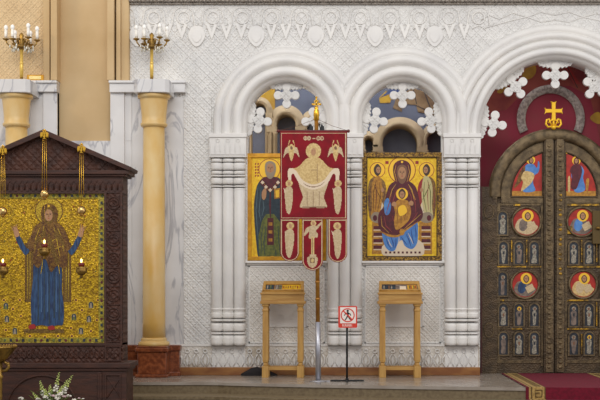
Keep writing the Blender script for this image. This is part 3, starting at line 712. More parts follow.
def small_icon(parent, x0, y0, x1, y1, var, ybase=None):
    Y = YD-.012
    mb = MB(); pts = archp(x0, y0, x1, y1); pin = archp(x0+1.5, y0+1.5, x1-1.5, y1-1.5)
    v = [(wx(x,Y), yy, wz(y,Y)) for yy in (Y+.01, Y-.014) for x, y in pts]+[(wx(x,Y), yy, wz(y,Y)) for yy in (Y-.014, Y-.004) for x, y in pin]
    n = len(pts); f = []
    for a in range(3):
        for i in range(n): f.append((a*n+i, a*n+(i+1)%n, (a+1)*n+(i+1)%n, (a+1)*n+i))
    mb.add(v, f, MBR2)
    for q_ in (archp(x0-.5, y0-.5, x1+.5, y1+.5),): shape(mb, q_, YD, 1.5, MBRK)
    shape(mb, pin, Y, 2, MENB)
    cx = (x0+x1)/2; k = var
    cl = MENS
    shape(mb, ell(cx+.4*math.sin(k), y0+6.2, 2.1, n=12), Y, 3, MENS if k%7 else MHALO)
    shape(mb, ell(cx+.4*math.sin(k), y0+6.4, 1.1, 1.4, 10), Y, 4, MSKIND)
    w1 = 2.6+.5*math.sin(k*2.1); w2 = 2.2+.9*math.sin(k*1.3+1)
    shape(mb, sm([(cx-1, y0+8.2), (cx-w1, y0+10.5), (cx-w1*.7, y0+15), (cx-w2, y1-3), (cx+w2*.8, y1-3), (cx+w1*.8, y0+15), (cx+w1, y0+10.2), (cx+1, y0+8.2)], 3), Y, 3.5, [MENS, MENS, MENB2, MENS, MENB2][k%5])
    shape(mb, [(cx-.9, y0+11), (cx+1.1, y0+10.6), (cx+.8, y0+14), (cx-.6, y0+14)], Y, 4.4, [MENB, MENB2, MSKIND, MENB][k%4])
    mb.build('saint_plaque', None, parent)
def medallion(parent, cx, cy, r, robe, robe2, flip):
    Y = YD-.015
    mb = MB(); s2 = S(Y); X, Z = wx(cx,Y), wz(cy,Y)
    R = r/s2; prof = [(R, .02), (R, -.012), (R-.012, -.022), (R-.028, -.012), (R-.03, .0)]
    v = []; f = []; n = 36; m = len(prof)
    for i in range(n):
        for rr, y in prof: v.append((X+rr*math.cos(2*PI*i/n), Y+y, Z+rr*math.sin(2*PI*i/n)))
    for i in range(n):
        for k in range(m-1): f.append((i*m+k, ((i+1)%n)*m+k, ((i+1)%n)*m+k+1, i*m+k+1))
    mb.add(v, f, MBR2, True)
    shape(mb, ell(cx, cy, r-2, n=32), Y, 1, MRED)
    q = -1 if flip else 1
    a = r/15.
    shape(mb, sm([(cx-11*a, cy+5*a), (cx-8*a, cy-2*a), (cx-3*a, cy-3.5*a), (cx+3*a, cy-2*a), (cx+8*a, cy+2*a), (cx+11*a, cy+5*a), (cx+6*a, cy+10.5*a), (cx, cy+12*a), (cx-7*a, cy+10*a)], 4), Y, 2, robe)
    shape(mb, sm([(cx+q*-6*a, cy-1*a), (cx+q*-1*a, cy-3*a), (cx+q*1*a, cy+4*a), (cx+q*-3*a, cy+9*a), (cx+q*-7*a, cy+6*a)], 4), Y, 3, robe2)
    shape(mb, [(cx+q*0*a, cy+3*a), (cx+q*7*a, cy-1*a), (cx+q*10*a, cy+5*a), (cx+q*3*a, cy+9*a)], Y, 4, MCREAM)
    hx, hy = cx+q*1.2*a, cy-6*a
    shape(mb, ell(hx, hy, 5.6*a, n=20), Y, 3, MHALO); shape(mb, sm([(hx-2.8*a, hy-1*a), (hx, hy-3.6*a), (hx+2.8*a, hy-1*a), (hx+2.4*a, hy+2.5*a), (hx, hy+4.4*a), (hx-2.4*a, hy+2.5*a)]), Y, 4, MHAIR)
    face(mb, hx, hy+.3*a, 2.0*a, 2.9*a, Y, 5)
    mb.build('medallion', None, parent)
RK = [0]
def leaf(side, idx):
    mx = (lambda pts: pts) if side < 0 else (lambda pts: mir(pts, DC))
    X = lambda x: x if side < 0 else 2*DC-x
    t = thing('door_%d' % idx, None, None, (dx(DC+side*28), YD, 0))
    del t['label']; del t['category']; t['kind'] = 'structure'
    # leaf body with rounded shoulder
    mb = MB(); n = 20
    arc = [(DC-53.5*math.cos(PI/2*i/n), 194-53.5*math.sin(PI/2*i/n)) for i in range(n+1)]
    body = [(DC-57.5, 375.5), (DC-57.5, 197), (DC-53.5, 197)]+arc+[(DC-.4, 375.5)]
    mb.prism([(dx(x), max(0.004, dz(y))) for x, y in mx(body)], YD, YD+.06, MBR)
    mb.build('leaf', None, t)
    # lighter arched band and rails
    mb = MB()
    band = [(DC-53*math.cos(PI/2*i/n), 194-53*math.sin(PI/2*i/n)) for i in range(n+1) if 53*math.cos(PI/2*i/n) > 11]
    inn = [(DC-43*math.cos(PI/2*i/n), 194-43*math.sin(PI/2*i/n)) for i in range(n+1) if 43*math.cos(PI/2*i/n) > 11]
    poly = [(DC-53, 203)]+band+[(DC-11, 142)]+[(DC-11, 152.5)]+inn[::-1]+[(DC-43, 196.5), (DC-11, 196.5), (DC-11, 203)]
    mb.prism([(dx(x), dz(y)) for x, y in mx(poly)], YD-.02, YD+.008, MBR2)
    for (x0_, y0_, x1_, y1_) in ((497,203,500,362),(541,196,543,366),(497,360,543,363),(497,203.5,543,205.5),(497,237.2,543,239),(497,266.5,543,268),(497,299,543,301),(497,328,543,329.4)):
        RK[0] += 1; mb.box(dx(X(x0_)), dx(X(x1_)), YD-.011-.0003*(RK[0] % 9), YD+.01+.0003*(RK[0] % 9), dz(y1_), dz(y0_), MBR2)
    mb.build('rail', None, t)
    # meeting stile with gilding worn through
    mb = MB(); mb.box(dx(X(543.5)), dx(X(553.4)), YD-.05 if side < 0 else YD-.045, YD+.01, 0.01, dz(132), MBR)
    mb.box(dx(X(545)), dx(X(552)), YD-.062, YD, 0.02, dz(134), MBR2)
    for k in range(46):
        zc = 0.08+k*(dz(140)-0.1)/46
        mb.ball((dx(X(548.5)), YD-.062, zc), .026, MBR2 if not (side > 0 and 18 < k < 36 and k % 3) else MBRG, 8, (1,.35,.8))
    mb.build('stile', None, t)
    # gilded glints between the plaques
    mb = MB()
    glints = ((513,204,520,206),(497,266,511,267.4),(512,266,526,267.4),(527,266,541,267.4),(500,299.5,504,301),(511,240,512,262),(526,240,527,262),(512,328.2,522,329.4)) if side < 0 else ((536,226,541,234),(511,240,512,262),(526,240,527,262),(497,266,541,267.6),(520,299.5,541,301),(511,302,512,326),(512,328.2,541,329.6),(526,334,527,354),(509,204,541,206))
    for (x0_, y0_, x1_, y1_) in glints: mb.box(dx(X(x0_)), dx(X(x1_)), YD-.018, YD+.01, dz(y1_), dz(y0_), MBRG)
    mb.build('gilding', None, t)
    # arched painted panel
    mb = MB(); Yp = YD-.008
    q = [(DC-42*math.cos(PI/2*i/n), 194-42*math.sin(PI/2*i/n)) for i in range(n+1) if 42*math.cos(PI/2*i/n) > 12.4]
    shape(mb, mx([(512,196)]+q+[(541.8,153.5),(541.8,196)]), Yp, 1, MRED)
    shape(mb, mx([(512,191),(541.8,191),(541.8,196),(512,196)]), Yp, 2, MOCH)
    if side < 0:     # angel stepping to the right
        SH = lambda pts, ly, mt: shape(mb, pts, Yp, ly, mt)
        SH(ell(530.8,160,4.3), 3, MHALO); SH(sm([(528.5,160),(531,157),(533.5,160),(532.5,163.5),(529.5,163.5)]), 4, MHAIR); face(mb, 531.2, 160.4, 1.6, 2.4, Yp, 5)
        SH(sm([(526,165),(533,164),(537,168),(538,161),(539.5,164),(538.5,172),(534,176),(533,183),(535,191),(523,191.5),(525,182),(524,172)]), 3, MBL)
        SH(sm([(525,171),(534,174),(532,182),(526,188),(521,191),(523,182),(521,178)]), 4, MCREAM2)
        SH(sm([(525,166),(520,172),(516,183),(514,188),(519,184),(524,176)]), 3.5, MBRC)
    else:
        SH = lambda pts, ly, mt: shape(mb, pts, Yp, ly, mt)
        SH(ell(576.3,160.5,4.3), 3, MHALO); SH(sm([(573.8,160),(576.3,157.2),(578.8,160),(578.4,164),(574.2,164)]), 4, MMRN); face(mb, 576.2, 161, 1.6, 2.4, Yp, 5)
        SH(sm([(573,165),(580,165),(584,171),(583,178),(585,190),(575,192),(572,180),(571,172)]), 3, MBL)
        SH(sm([(573,165),(580,165),(582,172),(579,182),(576,189),(571,188),(572,176),(570,171)]), 4, MBRC if False else MMRN)
        SH(sm([(568,178),(570,177),(570,191),(568,191)]), 3, MCREAM2); SH(sm([(586,180),(589,179),(588,190),(586,190)]), 3, MOCH)
        SH(ell(566.5,152.5,1.3,n=8), 3, MHALO)
    mb.build('painted_panel', None, t)
    mb = MB(); fr = mx([(510.5,197.5)]+[(DC-43.5*math.cos(PI/2*i/n), 194-43.5*math.sin(PI/2*i/n)) for i in range(n+1) if 43.5*math.cos(PI/2*i/n) > 12]+[(543,152),(543,197.5)])
    mb.tube([(dx(x), YD-.02, dz(y)) for x, y in fr], .009, 6, MBR, True); mb.build('panel_moulding', None, t)
    medallion(t, X(526.5), 222, 15.6, MENB2 if side > 0 else MCREAM, MBL if side > 0 else MENB2, False)
    medallion(t, X(525), 284.5, 15, MCREAM2 if side > 0 else MENB2, MCREAM if side > 0 else MBLD, False)
    v = 0 if side < 0 else 11
    rows = [(502.6, 210.5, 236), (502.6, 271, 297)]
    for cx, a, b_ in rows: v += 1; small_icon(t, X(cx)-5.8, a, X(cx)+5.8, b_, v)
    for (a, b_) in ((240.5,265.5),(302.5,327.5),(331,356)):
        for cx in (503.4, 519, 534.3): v += 1; small_icon(t, X(cx)-5.8, a, X(cx)+5.8, b_, v)
    if side > 0:
        mb = MB(); mb.box(dx(591.5), dx(603), YD-.07, YD, dz(244), dz(211), mat('olive_bronze', (92,74,38), .5, .4)); mb.lathe([(.012,0),(.03,.01),(.03,.03),(.01,.04)], dx(597), YD-.09, 12, MBRASSD, cz=dz(230))
        mb.build('olive_knob_box', None, t, bevel=.004)  # olive box with a small knob on the right leaf
    return t
leaf(-1, 1); leaf(1, 2)
# gilt cross on the door crown
MGC = mat('bright_gilding', (240,190,40), .4, .35)
Yc = YD-.05
t = thing('crowning_cross', 'gilded cross on scrolled foot atop the bronze double doors', 'cross', (wx(553.5,Yc), Yc, wz(128.5,Yc)))
mb = MB(); cx = 553.5
def flare(x, y, ddx, ddy, L1, w0, w1): # arm widening to its end
    px, py = -ddy, ddx
    return [(x+px*w0, y+py*w0), (x+ddx*L1+px*w0*1.1, y+ddy*L1+py*w0*1.1), (x+ddx*(L1+1.4)+px*w1, y+ddy*(L1+1.4)+py*w1), (x+ddx*(L1+.6), y+ddy*(L1+.6)), (x+ddx*(L1+1.4)-px*w1, y+ddy*(L1+1.4)-py*w1), (x+ddx*L1-px*w0*1.1, y+ddy*L1-py*w0*1.1), (x-px*w0, y-py*w0)]
for i, (a, b_, l) in enumerate(((0,-1,8),(0,1,9),(1,0,7.6),(-1,0,7.6))):
    mb.prism([(wx(x,Yc), wz(y,Yc)) for x, y in flare(cx, 111, a, b_, l, 1.7, 3.2)], Yc-.022-.0004*i, Yc+.02, MGC)
mb.build('cross_body', None, t, bevel=.003)
mb = MB()
for sx in (-1, 1):
    mb.tube([(wx(cx+sx*a,Yc), Yc, wz(y,Yc)) for a, y in ((0,127.5),(2.5,126.5),(5.4,127),(7.6,124),(6.8,120),(4.4,119),(3.4,121.5),(5,123))], .014, 8, MGC)
    mb.tube([(wx(cx+sx*a,Yc), Yc, wz(y,Yc)) for a, y in ((0,122),(2,119),(3.5,122),(1.5,125.5))], .01, 8, MGC)
mb.tube([(wx(cx,Yc), Yc, wz(118,Yc)), (wx(cx,Yc), Yc, wz(128,Yc))], .016, 8, MGC)
mb.ball((wx(cx,Yc), Yc-.01, wz(127.5,Yc)), .03, MGC); mb.build('scroll', None, t)

# ------------------------------------------------------------------ icon case (left), front plane YK
YK = -2.5; YKB = -2.2
kx = lambda x: wx(x, YK); kz = lambda y: wz(y, YK)
KC = 45.0
t = thing('icon_case', 'dark carved walnut icon case with pointed gable at far left', 'cabinet', (kx(KC), YK, -0.39))
mb = MB(); mb.prism([(kx(KC-83), kz(171)), (kx(KC+83), kz(171)), (kx(KC), kz(135))], YK+.02, YKB, MWOOD); mb.build('gable', None, t)
mb = MB()
for sx in (-1, 1):
    mb.prism([(kx(KC), kz(130)), (kx(KC+sx*87), kz(167.5)), (kx(KC+sx*86.5), kz(170.5)), (kx(KC+sx*84), kz(171)), (kx(KC), kz(135.5))], YK-.07, YKB+.06, MWOODP)
mb.box(kx(KC-84), kx(KC+84), YK-.05, YKB+.05, kz(174.5), kz(170.5), MWOODP); mb.box(kx(KC-81), kx(KC+81), YK-.03, YKB+.03, kz(176.5), kz(174.5), MWOODP)
mb.build('cornice', None, t, bevel=.004)
mb = MB(); mb.box(kx(KC-77.5), kx(KC+77.5), YK, YKB, kz(193.5), kz(176), MWOODP)
for k in range(-13, 14):
    c = KC+k*5.8
    mb.tube([(kx(c-2.6), YK-.002, kz(190)), (kx(c-2.2), YK-.002, kz(184)), (kx(c), YK-.002, kz(181)), (kx(c+2.2), YK-.002, kz(184)), (kx(c+2.6), YK-.002, kz(190))], .006, 5, MWOODP)
    mb.prism([(kx(c-1.2), kz(191)), (kx(c), kz(185)), (kx(c+1.2), kz(191))], YK-.008, YK, MWOODP)
mb.build('frieze', None, t)
for sx in (-1, 1):
    mb = MB(); a, b_ = kx(KC+sx*59.5), kx(KC+sx*77.5)
    mb.box(a, b_, YK, YKB, kz(345), kz(193), MWOOD); mb.box(kx(KC+sx*59.3), kx(KC+sx*61.5), YK-.012, YK+.02, kz(345), kz(193), MWOODP); mb.box(kx(KC+sx*77.5), kx(KC+sx*75.5), YK-.012, YK+.02, kz(345), kz(193), MWOODP)
    for k in range(8):
        zc = kz(203+k*18.5); xc = (kx(KC+sx*61.5)+kx(KC+sx*76))/2
        mb.tube([(xc+.062*math.cos(i*PI/8), YK-.003, zc+.062*math.sin(i*PI/8)) for i in range(16)], .007, 5, MWOODP, True)
        mb.tube([(xc+.03*math.cos(i*PI/6)*(1 if k%2 else 1.5), YK-.003, zc+.03*math.sin(i*PI/6)) for i in range(12)], .006, 5, MWOODP, True)
        mb.box(xc-.07, xc+.07, YK-.008, YK, zc-.1, zc-.092, MWOODP)
    mb.build('post', None, t)
mb = MB(); mb.box(kx(KC-77.5), kx(KC+77.5), YK, YKB, kz(363), kz(343), MWOOD); mb.box(kx(KC-77.5), kx(KC+77.5), YK-.015, YK, kz(345.5), kz(343), MWOODP)
for k in range(-13, 14):
    c = KC+k*5.2; mb.tube([(kx(c)+.02*math.cos(i*PI/5), YK-.002, kz(354)+.045*math.sin(i*PI/5)) for i in range(10)], .006, 5, MWOODP, True)
for sx in (-1, 1):
    frame_px(mb, min(KC+sx*60,KC+sx*76), 345.5, max(KC+sx*60,KC+sx*76), 361, 1.2, YK, YK-.012, YK, MWOODP)
mb.build('rail', None, t)
mb = MB(); YB_ = YK-.12
mb.box(wx(KC-84,YB_), wx(KC+85.5,YB_), YB_-.03, YKB+.05, wz(368,YB_), wz(363,YB_)); mb.box(wx(KC-82,YB_), wx(KC+83,YB_), YB_-.015, YKB+.03, wz(371,YB_), wz(368,YB_)); mb.build('ledge', MWOODP, t, bevel=.006)
mb = MB(); mb.box(wx(KC-81,YB_), wx(KC+81,YB_), YB_, YKB, -0.39, wz(371,YB_), MWOODP)
mb.box(wx(KC-83,YB_), wx(KC+83,YB_), YB_-.02, YKB+.01, -0.39, -0.31, MWOODP)
for sx in (-1, 1):
    frame_px(mb, min(KC+sx*53,KC+sx*57), 372, max(KC+sx*53,KC+sx*57), 401, 2, YB_, YB_-.02, YB_, MWOODP)
    frame_px(mb, min(KC+sx*60,KC+sx*76), 374, max(KC+sx*60,KC+sx*76), 401, 1.5, YB_, YB_-.014, YB_, MWOODP)
    for a, b_ in ((62,76),(76,62)):
        mb.tube([(wx(KC+sx*a,YB_), YB_-.003, wz(377,YB_)), (wx(KC+sx*(a+b_)/2,YB_), YB_-.006, wz(387,YB_)), (wx(KC+sx*b_,YB_), YB_-.003, wz(398,YB_))], .007, 5, MWOODP)
mb.sweep([(.355,YB_),(.36,YB_-.015),(.375,YB_-.015),(.38,YB_)], wx(42,YB_), wz(411,YB_), None, 32, MWOODP)
mb.build('base', None, t, bevel=.003)

# the mosaic icon inside the case
YM = YK+.05
t = thing('mosaic_icon', 'large gold mosaic icon of a praying figure in blue robe', 'icon', (wx(44,YM), YM, wz(343,YM)))
mb = MB(); mb.box(wx(-16.5,YM), wx(104.5,YM), YM, YM+.05, wz(343.5,YM), wz(192.5,YM), MGM)
mb.build('gold_ground', None, t)
mb = MB(); frame_px(mb, -16, 193, 104.3, 343, 5.5, YM, YM-.01, YM, MGMB)
for k in range(20):
    for (x, y) in ((-13.5+6.1*k, 195.8), (-13.5+6.1*k, 340.3)):
        shape(mb, ell(x, y, 1.3, 1.5, 8) if k % 2 else rect(x-1.2, y-1.4, x+1.2, y+1.4), YM-.01, 3, [MENB, MMRN, MENB, MGRN][k % 4]); 
for k in range(23):
    for x in (-13.3, 101.6):
        shape(mb, ell(x, 203+6.1*k, 1.3, 1.4, 8) if k % 2 else rect(x-1.1, 201.6+6.1*k, x+1.1, 204.4+6.1*k), YM-.01, 3, [MENB, MMRN, MTEAL][k % 3])
mb.build('jewelled_border', None, t)
mb = MB(); P_ = lambda pts, ly, mt: shape(mb, pts, YM, ly, mt, .0018)
MGM2 = mat('mosaic_halo', (204,172,50), .35, .5, col2=(150,118,30), ns=130, lo=.2, hi=.9, kind='voronoi', bump=.006, bs=90)
ring(mb, 49, 211, 13.2, 14, YM, 2, MBRC); P_(ell(49,211,13.2,n=30), 1, MGM2)
MCUR = mat('mosaic_throne', (130,100,34), .45, .35, col2=(84,58,22), ns=60, lo=.3, hi=.7, bump=.008, bs=80)
P_([(25,243),(71,243),(71,302),(64,302),(63,262),(34,262),(33,302),(25,302)], 1, MCUR)
for x in (25, 33, 63, 70.4): P_(rect(x, 243, x+.8, 302), 2, MBRC)
P_(sm([(40,246),(34,262),(33,280),(31,300),(31.5,318),(32.5,325.5),(42,325),(50,326.5),(58,325),(63,324),(64,308),(62,290),(62,270),(58,248)],4), 3, MBLD)
for x, y1 in ((38,322),(44,320),(49,324),(54,318),(59,320)): P_([(x,266),(x+.7,266),(x+1.2,y1),(x-.2,y1)], 4, MTEAL)
MBLP = mat('mosaic_pale_blue', (70,102,136), .5, .1)
for x in (41,47,56): P_([(x,272),(x+.7,272),(x+1,312),(x,312)], 4, MBLP)
P_(sm([(42,222),(34,228),(31,236),(27,244),(31,252),(34,250),(33,262),(39,268),(45,258),(51,272),(57,266),(66,268),(68,252),(71,248),(69,240),(66,232),(63,227),(56,222)],4), 5, MBRC)
P_([(49,232),(60,262),(57,266),(47,240)], 6, MCUR); P_([(46,228),(36,240),(34,246),(46,236)], 6, MCUR); P_([(56,228),(63,238),(66,248),(54,236)], 6, MCUR)
for sx in (-1, 1):
    c = 48.8
    P_(sm([(c+sx*19,250),(c+sx*23,247),(c+sx*29,236),(c+sx*31,235),(c+sx*33,238),(c+sx*28,249),(c+sx*23,255)]), 4, MBLD if True else 0)
    P_(sm([(c+sx*29.5,236),(c+sx*30,231.5),(c+sx*32,228),(c+sx*34.5,227),(c+sx*35,231),(c+sx*33.5,237)]), 5, MSKIN)
    for j in range(4): P_([(c+sx*(31+j*1.3),231),(c+sx*(31.6+j*1.3),231),(c+sx*(32.4+j*1.7),224.5+j*.7),(c+sx*(31.8+j*1.7),224.5+j*.7)], 5, MSKIN)
P_(sm([(49,203.5),(43,206.5),(41,213),(42,221),(46,227),(53,227),(57,221),(58,213),(55.5,206.5)]), 6, MBRC)
P_(sm([(49,207),(44.6,209.5),(43.8,214),(45,221),(49,224),(53,221),(54.2,214),(53.4,209.5)]), 7, MCUR); face(mb, 49, 215.3, 4.0, 5.9, YM, 11)
P_(ell(49,206,1.3,1.3,8), 9, MHALO); 
P_(sm([(29,326),(34,324),(36,328),(30,329)]), 5, MREDD); P_(sm([(48,327),(53,325.5),(55,329),(50,330)]), 5, MREDD); P_(rect(24,329,64,333), 2, MCUR)
for p in ([(40,228),(36,238),(35,250)],[(44,226),(42,240),(45,256)],[(58,228),(62,238),(64,252)],[(54,227),(57,240),(60,256)],[(38,250),(48,244),(60,236)],[(37,256),(48,252),(62,246)],[(43,260),(42,268),(41,274)],[(58,262),(59,268),(60,274)]): stroke(mb, p, .9, YM, 8, MGM2)
for x in (27.5,30,66,68.5): stroke(mb, [(x,250),(x+.3,275),(x,299)], .8, YM, 3, MGM2)
mb.build('praying_figure', None, t)
mb = MB(); random.seed(3)    # inset gems and tiny saint plaques, stitched over the lower ground
for (x, y, k) in ((6,306,1),(7,319,1),(13,309,0),(21,316,0),(15,331,1),(6,330,0),(91,305,1),(74,317,1),(89,319,1),(81,331,1),(91,331,0),(82,310,0),(71,328,0),(-2,312,1),(-5,326,1),(-8,300,0),(97,320,0),(72,336,0),(30,336,0),(45,337,0),(58,336,0),(4,300,0),(98,300,0),(76,300,0),(20,300,0)):
    if k:
        P_(archp(x-3.2,y-4.2,x+3.2,y+4), 2, MGM2); P_(archp(x-2.2,y-3.2,x+2.2,y+3), 3, MTEAL); P_(ell(x,y-1,1,1.1,8), 4, MGREY); P_([(x-1.5,y+3),(x-1,y),(x+1,y),(x+1.5,y+3)], 4, MGREY if int(x)%2 else MGRN)
    else: P_(ell(x,y,2,1.7,10), 2, MHALO); P_(ell(x,y,1.3,1.0,10), 3, MMRN)
for sx, c in ((-1, 6), (1, 88)):
    ring(mb, c, 212, 7, 8, YM, 2, MGM2); ring(mb, c, 252, 7, 7.7, YM, 2, MGM2)
for j in range(90):
    x = random.uniform(-9, 98); y = random.uniform(203, 334)
    if 22 < x < 74 and y > 220 or 33 < x < 65: continue
    P_(ell(x, y, .7, .7, 6), 2, [MHALO, MHALO, MREDD, MGRN][j % 4])
mb.build('gem', None, t)['kind'] = 'stuff'

# hanging lamps in front of the case
def lamp(px, ytop, yball, ycup, label, lit=True):
    Y = YK-.19; X = wx(px, Y); z = lambda y: wz(y, Y)
    t = thing('hanging_oil_lamp', label, 'lamp', (X, Y, z(ytop)), 'hanging oil lamps before the gold mosaic')
    mb = MB(); a = .0105        # gilt two-headed bird hanger
    B = lambda pts: mb.prism([(X+x*a, z(ytop)+y*a) for x, y in pts], Y-.012, Y+.012)
    B(sm([(0,2.5),(1.2,1.2),(1.4,-1),(.6,-2.6),(0,-4),(-.6,-2.6),(-1.4,-1),(-1.2,1.2)]))
    for s2 in (-1, 1):
        B([(s2*x, y) for x, y in [(.6,1),(2,2.8),(3.6,2.4),(4,0),(3.4,-3),(2.8,-1),(2.2,-2.8),(1.8,-1),(1,-1.6)]])
        B([(s2*x, y) for x, y in [(0,2),(.6,4),(1.6,4.6),(2.2,3.8),(1.4,3.6),(1.2,2)]])
        B([(s2*x, y) for x, y in [(.3,-2.2),(1.6,-4.2),(.4,-3.6)]])
    mb.box(X-.008, X+.008, Y+.01, YK-.06, z(ytop)-.02, z(ytop)+.0)
    mb.ball((X, Y, z(ytop)+.05), .012)
    mb.build('bird_hanger', MBRASS, t)
    mb = MB()
    for k in range(3):
        dx_ = (-.026, 0, .026)[k]
        mb.tube([(X+dx_*.6, Y, z(ytop)-.03), (X+dx_, Y+.0, z(yball)+.0)], .0028, 5)
        mb.tube([(X+dx_, Y, z(yball)), (X+dx_*1.9, Y, z(ycup-7))], .0008, 4)
    mb.build('chain', MBRASS, t)
    mb = MB(); mb.ball((X, Y, z(yball)), .046, None, 20); mb.lathe([(.012,-.06),(.02,-.05),(.034,-.045)], X, Y, 12, cz=z(yball)); mb.build('ball', mat('pale_gilt_ball', (214,176,110), .15, .9), t)
    mb = MB(); zc = z(ycup); mb.lathe([(.008,-.085),(.02,-.075),(.012,-.06),(.035,-.045),(.055,-.02),(.058,.0),(.05,.01),(.058,.03),(.05,.035)], X, Y, 20, cz=zc)
    for k in range(3): mb.ball((X+.055*math.cos(k*2.1), Y+.055*math.sin(k*2.1), zc+.02), .012)
    mb.build('cup', MBRASSD, t)
    mb = MB(); mb.lathe([(.028,.03),(.034,.06),(.03,.075)], X, Y, 14, cz=zc); mb.build('glass', MGLASS, t)
    mb = MB(); mb.ball((X, Y-.005, zc+.095), .013, None, 10, (.8,.8,1.5)); mb.build('flame', MFLM, t)
lamp(3, 151, 211.5, 270, 'hanging oil lamp with flame nearest the left edge')
lamp(44.5, 135, 194, 251, 'hanging oil lamp in front of the figure, hung below the gable peak')
lamp(81.5, 149, 210.5, 270, 'hanging oil lamp with flame right of the blue robed figure')

# ------------------------------------------------------------------ candelabra on the column blocks
def candelabrum(X, Y, z0, label):
    t = thing('candelabrum', label, 'candelabrum', (X, Y, z0), 'candelabra standing on the columns')
    mb = MB(); mb.lathe([(.06,0),(.062,.012),(.035,.02),(.02,.035),(.018,.06)], X, Y, 20, cz=z0); mb.build('base', MBRASSD, t)
    mb = MB(); mb.lathe([(.021,.05),(.023,.2),(.018,.22),(.027,.23),(.018,.24),(.021,.41)], X, Y, 14, cz=z0); mb.build('stem', MGC2, t)
    mb = MB(); mb.lathe([(.01,.39),(.06,.41),(.065,.43),(.035,.46),(.045,.50),(.022,.54),(.03,.57),(.008,.60)], X, Y, 16, cz=z0); mb.build('hub', MBRASSD, t)
    for k in range(6):
        a = k*PI/3+.18; R = .185; g = .51-.025*(k in (1, 2, 4))
        c, s2 = math.cos(a), math.sin(a)
        m2 = MB(); m2.tube([(X+c*r_, Y+s2*r_, z0+h) for r_, h in ((.02,.46),(.05,.42),(.09,.405),(.14,.43),(.175,.47),(R,g))], .009, 7)
        m2.tube([(X+c*r_, Y+s2*r_, z0+h) for r_, h in ((.02,.47),(.05,.52),(.095,.51),(.09,.47),(.06,.46))], .008, 6)
        m2.lathe([(.01,-.015),(.035,.0),(.042,.01),(.016,.012),(.02,.03)], X+c*R, Y+s2*R, 12, cz=z0+g)
        arm = m2.build('arm', MBRASSD, t)
        m3 = MB(); m3.lathe([(.019,.015),(.019,.115)], X+c*R, Y+s2*R, 12, cz=z0+g); m3.build('candle', MCAN, arm)
        m3 = MB(); m3.ball((X+c*R, Y+s2*R, z0+g+.145), .026, None, 12, (1,1,1.35)); m3.build('bulb', MBULB, arm)
    m2 = MB()
    for k in range(22): m2.ball((X+(.09+.05*(k%2))*math.cos(k*.9), Y+(.09+.05*(k%2))*math.sin(k*.9), z0+.375+.016*(k%4)), .012, None, 8, (1,1,1.8))
    m2.build('crystal_drops', mat('crystal', (210,206,190), .1, .2), t)['kind'] = 'stuff'
    return t
MGC2 = mat('pale_brass_stem', (226,190,96), .35, .4)
ca = candelabrum(wx(152, YA), YA-.02, ZA, 'brass candelabrum with white candle bulbs against the carved white wall')
ca2 = copy_tree(ca); ca2.location = (wx(22, YB), YB-.02, ZB); ca2['label'] = 'brass candelabrum with white candle bulbs against the tan wall, far left'
mb = MB(); mb.box(wx(28,-.07), wx(44.5,-.07), -.12, -.03, wz(82), wz(76.5), MGO); mb.box(wx(30,-.07), wx(42,-.07), -.124, -.1, wz(81), wz(77.5), mat('reflection_pale_gold', (246,224,150), .3, .3))  # a bright light reflection on the ledge, modelled as a pale gold block
tag(mb.build('reflection_block', None, None, bevel=.004), 'pale block standing for bright reflection on the white ledge beside the left candelabrum', 'box')

